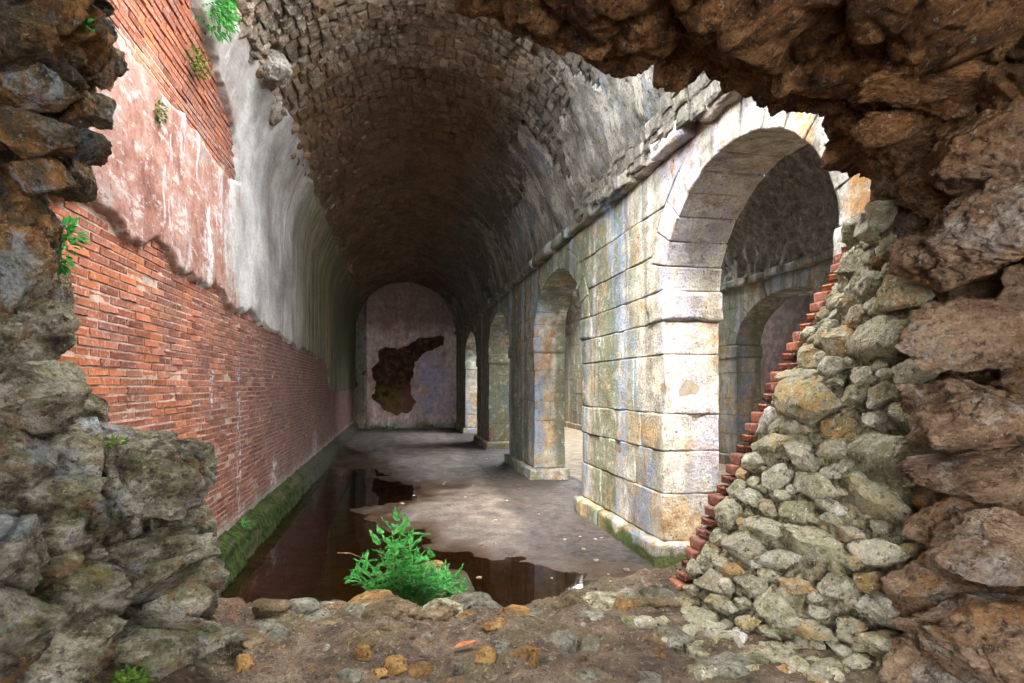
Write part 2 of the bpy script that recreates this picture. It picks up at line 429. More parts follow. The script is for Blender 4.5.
def mat_cave():
    m = M('cave_rock', 0.9)
    warm = m.ramp(m.noise((5, 5, 8), 7, 0.72), [(0.32, '1e120a'), (0.43, '5a3a20'), (0.52, '825630'), (0.60, 'a07448'), (0.72, '6f5a48')])
    tan = m.ramp(m.noise((4, 4, 7), 7, 0.74, (3, 1, 7)), [(0.32, '2e2016'), (0.42, '6a4f3a'), (0.52, '8f7258'), (0.62, 'a3866c'), (0.75, '7d6f66')])
    grey = m.ramp(m.noise((5, 5, 7), 7, 0.74, (9, 5, 2)), [(0.32, '221a12'), (0.42, '5c5040'), (0.50, '877a66'), (0.58, 'b2a896'), (0.66, '857658'), (0.76, '664e34')])
    tan = m.mix(m.mul(0.7, m.step(m.noise(2.2, 6, 0.7, (4, 2, 8)), 0.52, 0.6)), tan, m.mix(m.step(m.noise(12, 6, 0.7), .42, .58), '6c625a', 'a79c90'))
    tan = m.mix(m.mul(0.7, m.step(m.noise(2.8, 6, 0.7, (1, 6, 3)), 0.54, 0.61)), tan, m.mix(m.noise(14, 4), '7a4e26', 'b08048'))
    up = m.step(add(m, m.z, m.mul(0.9, m.noise(1.2, 4))), 3.2, 4.1)
    c = m.mix(up, tan, warm)
    left = m.step(add(m, m.mul(-1.0, m.x), m.mul(0.5, m.noise(1.5, 4))), 0.1, 0.9)
    ob = m.mul(m.step(m.noise(2.6, 6, 0.68), 0.46, 0.56), m.step(add(m, m.z, m.mul(0.8, m.noise(2.0, 4))), 2.9, 3.4))
    lw = m.mix(m.mul(0.85, m.step(add(m, m.z, m.mul(0.8, m.noise(2.0, 4))), 2.9, 3.4)), grey, m.ramp(m.noise((5, 5, 7), 7, 0.74, (1, 5, 2)), [(0.34, '1c140c'), (0.48, '4a3a28'), (0.6, '6c5c44'), (0.74, '857a66')]))
    lw = m.mix(ob, lw, m.mix(m.step(m.noise(9, 6, 0.7), 0.42, 0.6), '6b4220', 'a97a48'))
    lw = m.mix(m.mul(0.7, m.step(m.noise(5, 6, 0.7, (2, 8, 4)), 0.55, 0.63)), lw, '8a6238')
    lw = m.mix(m.mul(0.6, m.step(m.noise(3.3, 5, 0.7, (7, 7, 4)), 0.55, 0.62)), lw, '9aa0a4')
    c = m.mix(left, c, lw)
    sn = m.N.new('ShaderNodeSeparateXYZ'); m.L.new(m.nrm, sn.inputs[0])
    ms = m.mul(m.step(add(m, sn.outputs[2], m.mul(1.2, m.noise(6, 6, 0.7))), 0.75, 1.15), m.step(m.noise(3, 6, 0.7), 0.44, 0.54), left)
    c = m.mix(m.mul(0.5, ms), c, m.mix(m.noise(25, 4), '333c14', '73763c'))
    c = m.mix(m.mul(0.75, m.step(m.noise(22, 6, 0.72), 0.54, 0.64)), c, '261e16')
    c = m.mix(m.mul(0.6, m.step(m.noise(34, 6, 0.72, (6, 6, 1)), 0.57, 0.66)), c, 'b5a68e')
    c = m.scale(c, 0.72, 1.2, m.rnd); c = m.grit(c, 70, 0.7, 1.3); c = m.grit(c, 2.0, 0.7, 1.25)
    m.color(c); m.bump(add(m, m.noise((14, 14, 24), 8, 0.74), m.mul(0.4, m.noise(70, 4))), 1.0, 0.06); return m.m
def mat_bed(name, a, b, c_):
    m = M(name, 0.88)
    c = m.ramp(m.noise(8, 7, 0.74), [(0.32, a), (0.5, b), (0.66, c_)])
    c = m.mix(m.mul(0.6, m.step(m.noise(3, 6, 0.7, (2, 2, 2)), 0.5, 0.6)), c, '574c30')
    c = m.mix(m.mul(0.8, m.step(m.noise(26, 6, 0.72), 0.54, 0.63)), c, '2f2418')
    c = m.grit(c, 70, 0.7, 1.3); c = m.scale(c, 0.7, 1.15, m.rnd)
    m.color(c); m.bump(m.noise(26, 7, 0.74), 1.0, 0.035); return m.m
def mat_dirt():
    m = M('sill_dirt', 0.8, 0.35)
    c = m.ramp(m.noise(4.5, 7, 0.72), [(0.32, '3a2c20'), (0.45, '5f4c3c'), (0.55, '78634f'), (0.68, '8a7660')])
    c = m.mix(m.mul(0.6, m.step(m.noise(2.3, 6, 0.68), 0.48, 0.58)), c, '5c5330')
    c = m.mix(m.mul(0.55, m.step(m.noise(6, 6, 0.7, (3, 3, 1)), 0.55, 0.63)), c, '8a6238')
    c = m.mix(m.mul(0.7, m.step(m.noise(34, 5, 0.7), 0.56, 0.65)), c, 'a8916f')
    c = m.mix(m.mul(0.8, m.step(m.noise(40, 5, 0.7, (4, 4, 4)), 0.55, 0.64)), c, '241a12')
    c = m.grit(c, 80, 0.72, 1.3)
    m.color(c); m.bump(add(m, m.noise(25, 7, 0.74), m.mul(0.6, m.noise(80, 4))), 1.0, 0.04); return m.m
def mat_floor():
    m = M('cistern_floor', 0.8, 0.3)
    light = m.ramp(m.noise(2.5, 7, 0.7), [(0.3, '4a4340'), (0.48, '6a605a'), (0.65, '82776e')])
    dark = m.ramp(m.noise(8, 5, 0.65), [(0.35, '2b2726'), (0.6, '514a47')])
    # dark trodden gravel strip along the arcade
    strip = m.step(add(m, m.x, m.mul(1.6, m.math('SUBTRACT', m.noise((0.9, 0.5, 1), 5, 0.65), 0.5)), m.mul(-0.02, m.y)), 1.55, 2.05)
    c = m.mix(m.mul(0.9, strip), light, dark)
    c = m.mix(m.mul(0.5, m.step(m.noise((1.4, 0.8, 1), 6, 0.65, (5, 5, 5)), 0.52, 0.64)), c, '514740')
    wet = m.math('SUBTRACT', 1.0, m.step(add(m, m.z, m.mul(0.03, m.noise(6, 4))), 0.055, 0.105))
    c = m.mix(wet, c, m.mix(m.noise(3, 5), '33261c', '574434'))
    c = m.grit(c, 22, 0.72, 1.25); c = m.grit(c, (3, 1.2, 1), 0.75, 1.15, (3, 3, 3))
    m.color(c)
    n = m.N.new('ShaderNodeMapRange'); m.L.new(wet, n.inputs[0]); n.inputs[3].default_value = 0.85; n.inputs[4].default_value = 0.35
    m.L.new(n.outputs[0], m.b.inputs['Roughness'])
    m.bump(add(m, m.noise(20, 6, 0.7), m.mul(0.5, m.noise(70, 3))), 0.6, 0.02); return m.m
def mat_moss_ledge():
    m = M('mossy_ledge', 0.95)
    c = m.ramp(m.noise(9, 6, 0.65), [(0.3, '12170a'), (0.45, '2a3616'), (0.6, '45531f'), (0.75, '625c34')])
    c = m.mix(m.mul(0.7, m.step(m.noise((3, 1.5, 4), 5), 0.52, 0.66)), c, '5d5140')
    c = m.mix(m.mul(0.8, m.step(add(m, m.y, m.mul(3, m.noise(1, 3))), 12, 20)), c, '57504a')
    m.color(c); m.bump(add(m, m.noise(40, 6, 0.7), m.noise(14, 4)), 1.0, 0.03); return m.m
def mat_water():
    m = M('still_water', 0.02, 0.5)
    t = m.t; N = m.N
    out = [n for n in N if n.type == 'OUTPUT_MATERIAL'][0]
    tr = N.new('ShaderNodeBsdfTransparent'); tr.inputs[0].default_value = (0.48, 0.37, 0.26, 1)
    gl = N.new('ShaderNodeBsdfGlossy'); gl.inputs[0].default_value = (0.95, 0.95, 0.95, 1); gl.inputs['Roughness'].default_value = 0.025
    fr = N.new('ShaderNodeFresnel'); fr.inputs[0].default_value = 1.36
    bp = N.new('ShaderNodeBump'); bp.inputs['Strength'].default_value = 0.06; bp.inputs['Distance'].default_value = 0.01
    m.L.new(m.noise((5, 3, 5), 3), bp.inputs['Height'])
    m.L.new(bp.outputs[0], gl.inputs['Normal']); m.L.new(bp.outputs[0], fr.inputs['Normal'])
    mx = N.new('ShaderNodeMixShader'); m.L.new(fr.outputs[0], mx.inputs[0]); m.L.new(tr.outputs[0], mx.inputs[1]); m.L.new(gl.outputs[0], mx.inputs[2])
    m.L.new(mx.outputs[0], out.inputs['Surface']); return m.m
def mat_haunch():
    m = M('haunch_render', 0.9)
    c = m.ramp(m.noise((2.5, 3.0, 1.2), 7, 0.72), [(0.32, '4c4840'), (0.43, '7a756a'), (0.52, '8c887e'), (0.6, 'b5aea2'), (0.74, '8a8c8c')])
    c = m.mix(m.mul(0.7, m.step(m.noise((1.5, 1.6, 0.5), 5, 0.65, (3, 1, 1)), 0.53, 0.61)), c, '7f8a9a')
    c = m.mix(m.mul(0.7, m.step(m.noise((1.8, 2.4, 0.4), 5, 0.65, (9, 1, 1)), 0.53, 0.61)), c, 'c4bcae')
    c = m.mix(m.mul(0.6, m.step(m.noise((2, 2, 0.8), 6, 0.7, (5, 7, 1)), 0.54, 0.62)), c, '5c6048')
    c = m.mix(m.mul(0.8, m.step(m.noise(16, 6, 0.72), 0.55, 0.64)), c, '3a342c')
    c = m.grit(c, 30, 0.7, 1.25)
    m.color(c); m.bump(add(m, m.noise(16, 7, 0.74), m.mul(0.5, m.noise(55, 4))), 1.0, 0.05); return m.m
def mat_far():
    m = M('far_wall_plaster', 0.9)
    c = m.ramp(m.noise((2.0, 1, 0.7), 6, 0.65), [(0.3, '9a8480'), (0.45, 'c8a89c'), (0.58, 'dcc9c2'), (0.72, 'b8988e')])
    lav = m.mul(m.band(m.x, 1.2, 3.0, 0.5), m.band(m.z, 0.7, 4.2, 0.7))
    c = m.mix(m.mul(lav, m.step(m.noise((1.4, 1, 0.8), 5), 0.38, 0.55)), c, 'b7aec6')
    c = m.mix(m.mul(0.8, m.band(m.x, -2.3, -1.55, 0.08)), c, m.ramp(m.z, [(0.0, 'a8876c'), (1, '505a4a')]))
    tp = m.step(add(m, m.z, m.mul(1.4, m.noise(1.3, 4))), 5.6, 6.6)
    c = m.mix(m.mul(0.8, tp), c, m.mix(m.noise((3, 1, 1), 4), '6b5248', '94776c'))
    gb = m.math('SUBTRACT', 1.0, m.step(add(m, m.z, m.mul(1.0, m.noise((2, 2, 2), 5))), 0.6, 1.1))
    c = m.mix(m.mul(0.7, gb), c, m.mix(m.noise(5, 4), '4a5a3c', '93a08c'))
    c = m.grit(c, 4, 0.7, 1.25); m.color(c); m.bump(m.noise(9, 6, 0.65), 0.7, 0.05); return m.m
def mat_farcore():
    m = M('far_wall_core', 0.95)
    c = m.ramp(m.noise(3.5, 6, 0.65), [(0.3, '241a14'), (0.5, '4a3428'), (0.66, '7a5040')])
    gm = m.mul(m.band(m.z, 0.6, 2.1, 0.5), m.step(m.noise(2.2, 5), 0.42, 0.55))
    c = m.mix(m.mul(0.9, gm), c, m.mix(m.noise(7, 4), '4f5a18', '7d7e2a'))
    red = m.math('SUBTRACT', 1.0, m.step(add(m, m.z, m.mul(-0.8, m.x)), 1.4, 2.2))
    c = m.mix(m.mul(0.6, red), c, '82564a')
    m.color(c); m.bump(m.noise(8, 6, 0.7), 1.0, 0.08); return m.m
def mat_leaf(name, a, b):
    m = M(name, 0.55, 0.3)
    c = m.mix(m.rnd, a, b); c = m.scale(c, 0.75, 1.2, m.noise(8, 3)); m.color(c)
    m.b.inputs['Subsurface Weight'].default_value = 0.0
    out = [n for n in m.N if n.type == 'OUTPUT_MATERIAL'][0]
    tl = m.N.new('ShaderNodeBsdfTranslucent'); m.L.new(c, tl.inputs[0])
    mx = m.N.new('ShaderNodeMixShader'); mx.inputs[0].default_value = 0.35
    m.L.new(m.b.outputs[0], mx.inputs[1]); m.L.new(tl.outputs[0], mx.inputs[2]); m.L.new(mx.outputs[0], out.inputs['Surface']); return m.m
def mat_plain(name, a, b, sc=12, rough=0.85):
    m = M(name, rough); m.color(m.mix(m.step(m.noise(sc, 5), 0.4, 0.62), a, b)); m.bump(m.noise(sc * 3, 5), 0.6, 0.02); return m.m

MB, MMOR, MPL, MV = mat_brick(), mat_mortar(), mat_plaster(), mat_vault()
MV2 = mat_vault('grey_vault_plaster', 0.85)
MA, MA2, MJ = mat_ashlar(), mat_ashlar('shaded_brown_ashlar', 0.35), mat_joint()  # MA2: grey-brown ashlar copy with the second arcade's shade mixed into its colour
MR, MRM, MC, MD, MF = mat_rubble(), mat_rubble_mortar(), mat_cave(), mat_dirt(), mat_floor()
ML, MW, MFW, MFC = mat_moss_ledge(), mat_water(), mat_far(), mat_farcore()
MG1, MG2 = mat_leaf('fresh_leaf', '2f8038', '62b054'), mat_leaf('moss_leaf', '3f5c1e', '6f8a34')
MPS = mat_bed('pale_loose_stone', '8a8276', 'b4aca0', 'd0cac0')
MOS = mat_bed('ochre_loose_stone', '7a5830', 'a88050', 'c8a474')
MGS = mat_plain('grey_loose_stone', '77736a', 'b4b0a6', 14)
MST = mat_plain('stem_green', '5c8a3c', '7da050', 20)
MTW = mat_plain('dry_twig', '7a5f45', 'a58a68', 20)
MDL = mat_plain('dry_leaf', 'a8603a', 'c98050', 20)
MBD = mat_bed('bedded_stone_brown', '4a3a2a', '7a6448', '9c8868'); MBE_ = mat_bed('bedded_stone_grey', '4c483e', '807a6a', 'aaa290'); MBF = mat_bed('bedded_stone_ochre', '5c4024', '966e40', 'b8945c')
MDU = mat_plain('bounce_floor', '7a6c5c', '958672', 3); MRB = mat_plain('red_brown_plaster', '2a1c14', '40302a', 3)  # MDU: side-hall floor tone kept pale to bounce added light into the hall
MHB = mat_plain('hidden_core', '5a5046', '84786a', 6)

# ------------------------------------------------------------------ hall dimensions
XL, XR, T = -2.10, 3.25, 0.75
CX, R, ZS = (XL + XR) / 2, (XR - XL) / 2, 5.18
YN, YF = 3.45, 32.5

def prof(s, off=0.0):
    """left wall / vault profile by arc length s; off = offset into the room"""
    s = np.asarray(s, float); off = np.asarray(off, float)
    ph = np.clip((s - ZS) / R, 0, None)
    x = np.where(s < ZS, XL + off, CX - (R - off) * np.cos(ph))
    z = np.where(s < ZS, s, ZS + (R - off) * np.sin(ph))
    return x, z

# ================================================================== LEFT WALL
def sb(Y):      # top of the bare brickwork
    Y = np.asarray(Y, float)
    b = np.interp(Y, [3, 4.2, 5.6, 7.6, 9.7, 14, 18.5, 19.5, 20.2, 33], [3.5, 3.47, 3.48, 3.36, 3.26, 3.08, 2.98, 2.95, 2.2, 2.15])
    P = np.stack([Y * 1.7, Y * 0 + 3.3, Y * 0], -1)
    return b + 0.10 * fbm(P, 4, 3)
UP = np.array([(3.3, 5.0), (8.0, 4.95), (8.65, 5.08), (8.35, 5.55), (7.35, 5.86), (6.2, 6.12), (3.3, 6.34)])
def sd_poly(P, poly):
    """signed distance to polygon (negative inside)"""
    d = np.full(P.shape[:-1], 1e9); ins = np.zeros(P.shape[:-1], bool)
    for a, b in zip(poly, np.roll(poly, -1, 0)):
        e = b - a; w = P - a; t = np.clip((w @ e) / (e @ e), 0, 1); q = w - t[..., None] * e
        d = np.minimum(d, np.sqrt((q ** 2).sum(-1)))
        c1 = (a[1] <= P[..., 1]) & (b[1] > P[..., 1]); c2 = (a[1] > P[..., 1]) & (b[1] <= P[..., 1])
        cr = e[0] * w[..., 1] - e[1] * w[..., 0]
        ins ^= (c1 & (cr > 0)) | (c2 & (cr < 0))
    return np.where(ins, -d, d)
ys = np.concatenate([np.arange(3.2, 12, 0.06), np.arange(12, 33.4, 0.2)])
# mortar bed of the whole wall = the wall body
ss = np.linspace(-0.4, 6.75, 40)
G = np.zeros((len(ys), len(ss), 3)); px, pz = prof(ss, -0.009)
G[..., 0] = px; G[..., 1] = ys[:, None]; G[..., 2] = pz
G[..., 0] -= 0.035 * sstep(5.25, 5.45, ss)[None, :]
G[..., 0] += 0.0025 * fbm(G * 9, 3, 2)
wall_left = obj('wall_left', G.reshape(-1, 3), gridF(*G.shape[:2]), MMOR)
tag(wall_left, 'tall brick and plaster wall along the flooded side of the hall', 'wall', kind='structure')
# bricks
BL, BH = 0.31, 0.068
def brick_vf(L, H, dpt=0.06, seed=0):
    r = np.random.default_rng(seed); c = 0.006
    def ring(x, i): return [(x, -L / 2 + i, -H / 2 + i), (x, L / 2 - i, -H / 2 + i), (x, L / 2 - i, H / 2 - i), (x, -L / 2 + i, H / 2 - i)]
    V = np.array(ring(-dpt, 0) + ring(-c, 0) + ring(0, c)) + 0
    V[4:] += r.normal(0, 0.0028, (8, 3))
    F = [(8, 9, 10, 11)]
    for o in (0, 4):
        for i in range(4): F.append((o + i, o + (i + 1) % 4, o + 4 + (i + 1) % 4, o + 4 + i))
    return V, np.array(F)
BR = [mesh('brick', *brick_vf(BL - 0.014, BH - 0.013, seed=q), MB, smooth=False) for q in range(6)]
BRV = [brick_vf(BL - 0.014, BH - 0.013, seed=q) for q in range(6)]
cand = []
for region in (0, 1):
    rows = np.arange(0.45, 3.75, BH) if region == 0 else np.arange(4.98, 6.4, BH)
    for k, s in enumerate(rows):
        yy = 3.3 + (0.5 * BL if k % 2 else 0) + random.uniform(-0.03, 0.03)
        yend = 32.3 if region == 0 else 8.7
        while yy < yend:
            sc = s + BH / 2
            if region == 0: ok = sc < float(sb(yy)) + 0.03
            else: ok = sd_poly(np.array([yy, sc]), UP) < 0.02 + 0.05 * random.uniform(-1, 1)
            if ok: cand.append((yy, sc, region))
            yy += BL
def brick_pose(yy, sc, region):
    off = random.uniform(-0.006, 0.006)
    if region == 1: off -= 0.012 * random.random() * (sc > 5.3)
    else: off -= 0.012 * (random.random() < 0.02)
    x, z = prof(sc, off); ph = max(0, (sc - ZS) / R)
    return float(x), yy, float(z), ph
# nearest 300 as parts, the rest as one mass
def in_view_rank(c):
    x, z = prof(c[1]); d = XL * SN + c[0] * CS; u = 512 + FPX * (float(x) * CS - c[0] * SN) / d; v = HOR - FPX * (float(z) - CZ) / d
    vis = u > 66 and (c[0] > 4.35) and v > 0 and not (v > 420 and u < 215)
    return (0 if vis else 1, d)
cand.sort(key=in_view_rank)
rest = Bag()
for q, c in enumerate(cand):
    x, yy, z, ph = brick_pose(*c)
    if q < 300:
        o = link('brick', BR[q % 6], wall_left); o.location = (x, yy, z); o.rotation_euler = (random.uniform(-.006, .006), ph, 0)
    else:
        V, F = BRV[q % 6]; ca, sa = math.cos(ph), math.sin(ph)
        W = V.copy(); W[:, 0] = V[:, 0] * ca + V[:, 2] * sa + x; W[:, 2] = -V[:, 0] * sa + V[:, 2] * ca + z; W[:, 1] += yy
        rest.add(W, F)
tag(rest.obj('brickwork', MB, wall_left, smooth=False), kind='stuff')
# plaster coat with broken edges
yp = np.concatenate([np.arange(3.2, 10, 0.035), np.arange(10, 20.6, 0.06), np.arange(20.6, 33.2, 0.16)])
sp_ = np.arange(2.0, 6.75, 0.035)
Yg, Sg = np.meshgrid(yp, sp_, indexing='ij')
P3 = np.stack([Yg, Sg, Yg * 0], -1)
mask = Sg - sb(Yg) + 0.03 * fbm(P3 * 6, 3, 4)
top = np.interp(yp, [3.2, 6, 8, 12, 33], [6.5, 6.55, 6.6, 6.62, 6.62])[:, None] + 0.10 * fbm(P3 * 1.6, 4, 6) + 0.12 * sstep(0.45, 0.6, vnoise(P3 * 0.9, 21))
mask = np.minimum(mask, top - Sg)
mask = np.minimum(mask, sd_poly(P3[..., :2], UP) + 0.05 * fbm(P3 * 5, 3, 5))
h = -0.05 + 0.105 * sstep(-0.005, 0.045, mask) + 0.012 * fbm(P3 * 2.2, 4, 9) + 0.004 * fbm(P3 * 9, 3, 19)
h = h - 0.02 * sstep(0.3, 0.8, fbm(P3 * 1.1, 4, 33)) * (Yg < 12)
x, z = prof(Sg, h)
G = np.stack([x, Yg, z], -1)
F = gridF(*Yg.shape); keep = (mask.ravel()[F] > -0.03).any(1)
obj('plaster_coat', G.reshape(-1, 3), F[keep], MPL, wall_left)
# moss covered ledge at the foot
yl = np.concatenate([np.arange(3.2, 14, 0.05), np.arange(14, 32.6, 0.15)])
pr = np.array([(-2.13, 0.47), (-2.09, 0.46), (-2.00, 0.42), (-1.93, 0.385), (-1.905, 0.34), (-1.895, 0.26), (-1.88, 0.18), (-1.875, 0.08), (-1.86, -0.05), (-1.85, -0.35)])
t = np.linspace(0, 1, len(pr)); tt = np.linspace(0, 1, 30)
pr = np.stack([np.interp(tt, t, pr[:, 0]), np.interp(tt, t, pr[:, 1])], 1)
G = np.zeros((len(yl), 30, 3)); G[..., 0] = pr[:, 0]; G[..., 2] = pr[:, 1]; G[..., 1] = yl[:, None]
n = grid_normals(G); n *= np.sign(n[..., :1] + 1e-6)
G = G + n * (0.035 * fbm(G * 3, 4, 12) + 0.012 * fbm(G * 14, 3, 13))[..., None]
obj('ledge', G.reshape(-1, 3), gridF(*G.shape[:2]), ML, wall_left)

# ================================================================== VAULT
def y_open(ph):      # where the standing part of the vault begins (ph from left springing, pi at right)
    return np.interp(ph, [0, 0.5, 0.62, 0.8, 1.2, 2.0, 2.35, 2.7, 2.9, 3.2], [3.4, 5.2, 6.6, 7.3, 7.5, 7.2, 6.0, 4.4, 3.6, 3.5])
def v_off(Y, ph):    # how far the stone face hangs into the room
    return sstep(0.5, 0.95, ph) * 0.13 * (1 - sstep(10.1, 10.25, Y + 0.25 * np.sin(ph * 2.1))) + sstep(0.5, 0.95, ph) * 0.06 * (1 - sstep(11.8, 11.95, Y + 0.2 * np.sin(ph * 3.0)))
nph = 90; phs = np.linspace(0.35, math.pi, nph); yv = np.linspace(0, 1, 160)
G = np.zeros((160, nph, 3))
for j, ph in enumerate(phs):
    y0 = float(y_open(ph)) + 0.3 * float(fbm(np.array([ph * 4, 1.0, 2.0]), 3, 4)); Y = y0 + (YF + 0.8 - y0) * yv
    rr = R + 0.07 - v_off(Y, ph)
    G[:, j, 0] = CX - rr * np.cos(ph); G[:, j, 1] = Y; G[:, j, 2] = ZS + rr * np.sin(ph)
n = np.stack([-(G[..., 0] - CX) / R, G[..., 0] * 0, -(G[..., 2] - ZS) / R], -1)
G = G + n * (0.03 * fbm(G * 4, 4, 14))[..., None]
outer = G - n * 0.45
V = np.concatenate([G.reshape(-1, 3), outer.reshape(-1, 3)]); n0 = 160 * nph
F = [gridF(160, nph), gridF(160, nph, n0)[:, ::-1]]
a = np.arange(nph - 1); F.append(np.stack([a, a + 1, a + 1 + n0, a + n0], 1))
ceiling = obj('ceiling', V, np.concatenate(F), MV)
tag(ceiling, 'rough stone barrel vault spanning the long cistern hall', 'vault', kind='structure')
def pillow_vf(L, H, D, seed, jit=0.010):
    """rough-faced stone: local x = into room, y = along hall, z = along the arc"""
    r = np.random.default_rng(seed)
    a = np.array([-.5, -.3, .3, .5]); V = []
    for yy_ in a:
        for zz in a:
            edge = (abs(yy_) > .4) + (abs(zz) > .4)
            V.append((-0.45 * D * (edge > 0) - 0.25 * D * (edge > 1) + r.normal(0, jit), yy_ * L + r.normal(0, .04), zz * H + r.normal(0, .04)))
    V = np.array(V); F = [tuple(f) for f in gridF(4, 4)]
    bd = [0, 1, 2, 3, 7, 11, 15, 14, 13, 12, 8, 4]
    B = V[bd].copy(); B[:, 0] = -D * 2.2; B[:, 1:] *= 0.97
    V = np.concatenate([V, B]); m_ = len(bd)
    for i in range(m_):
        F.append((bd[i], 16 + i, 16 + (i + 1) % m_, bd[(i + 1) % m_]))
    return V, np.array(F)
VST = [pillow_vf(1, 1, 0.035, q + 40) for q in range(10)]
vst = []
ri = 0; Y = 3.5
while Y < YF:
    w = random.uniform(0.17, 0.30) if Y < 14 else random.uniform(0.3, 0.5)
    ph = 0.50 + random.uniform(0, 0.05)
    while ph < math.pi - 0.02:
        hh = random.uniform(0.11, 0.22) if Y < 14 else random.uniform(0.16, 0.32)
        pc = ph + hh / R / 2
        yc = Y + w / 2 + 0.05 * math.sin(pc * 5 + ri) + random.uniform(-0.02, 0.02)
        if yc - w / 2 > float(y_open(pc)) + 0.12 * random.uniform(-1, 1): vst.append((yc, pc, w - 0.012, hh - 0.012, random.randrange(10)))
        ph += hh / R
    Y += w; ri += 1
def vst_m(c):
    yc, pc, w, hh, k = c
    off = float(v_off(yc, pc)) + random.uniform(-0.02, 0.03) + 0.04 * float(fbm(np.array([yc * 1.3, pc * 3, 0.0]), 3, 23))
    if random.random() < 0.03: off -= 0.07
    V, F = VST[k]; W = V * np.array([1, w, hh]); W = W + 0
    c_, s_ = math.cos(pc), math.sin(pc); rr = R - off
    ctr = np.array([CX - rr * c_, yc, ZS + rr * s_])
    ex = np.array([c_, 0, -s_]); ez = np.array([s_, 0, c_])
    return W, F, ctr, ex, ez, pc
def vrank(c):
    yc, pc = c[0], c[1]; x, z = CX - R * math.cos(pc), ZS + R * math.sin(pc)
    d = x * SN + yc * CS; u = 512 + FPX * (x * CS - yc * SN) / d; v = HOR - FPX * (z - CZ) / d
    vis = (0 <= v) and 235 < u < 735 and not (u > 470 and v < 62) and not (u > 690 and v < 85)
    return (0 if vis else 1, d)
vst.sort(key=vrank)
bag = Bag()
for q, c in enumerate(vst):
    W, F, ctr, ex, ez, pc = vst_m(c)
    W2 = W[:, :1] * ex + W[:, 1:2] * np.array([0, 1, 0]) + W[:, 2:] * ez
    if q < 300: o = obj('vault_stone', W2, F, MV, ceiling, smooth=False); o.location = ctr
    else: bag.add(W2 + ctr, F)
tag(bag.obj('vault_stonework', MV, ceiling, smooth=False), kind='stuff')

# patchy render left on the haunch above the arcade
yh = np.concatenate([np.arange(3.6, 14, 0.045), np.arange(14, 32.4, 0.12)]); ph_ = np.linspace(2.25, math.pi - 0.01, 60)
Yg, Pg = np.meshgrid(yh, ph_, indexing='ij'); P3 = np.stack([Yg, Pg * R, Yg * 0], -1)
mask = 0.62 * (Pg - 2.62) + 0.22 * fbm(P3 * 0.8, 5, 91) + 0.05 * fbm(P3 * 5, 3, 92) + 0.12 * (1 - sstep(7.5, 11, Yg))
mask = np.minimum(mask, (Yg - y_open(Pg) - 0.1) * 0.3)
off = v_off(Yg, Pg) + 0.0 + 0.05 * sstep(-0.02, 0.05, mask) + 0.03 * fbm(P3 * 2.2, 4, 93) + 0.012 * fbm(P3 * 9, 3, 94)
off = off * sstep(math.pi, math.pi - 0.25, Pg) + 0.03
rr_ = R - off; G = np.stack([CX - rr_ * np.cos(Pg), Yg, ZS + rr_ * np.sin(Pg)], -1)
F = gridF(*Yg.shape); keep = (mask.ravel()[F] > -0.01).all(1)
obj('render_coat', G.reshape(-1, 3), F[keep], mat_haunch(), ceiling)

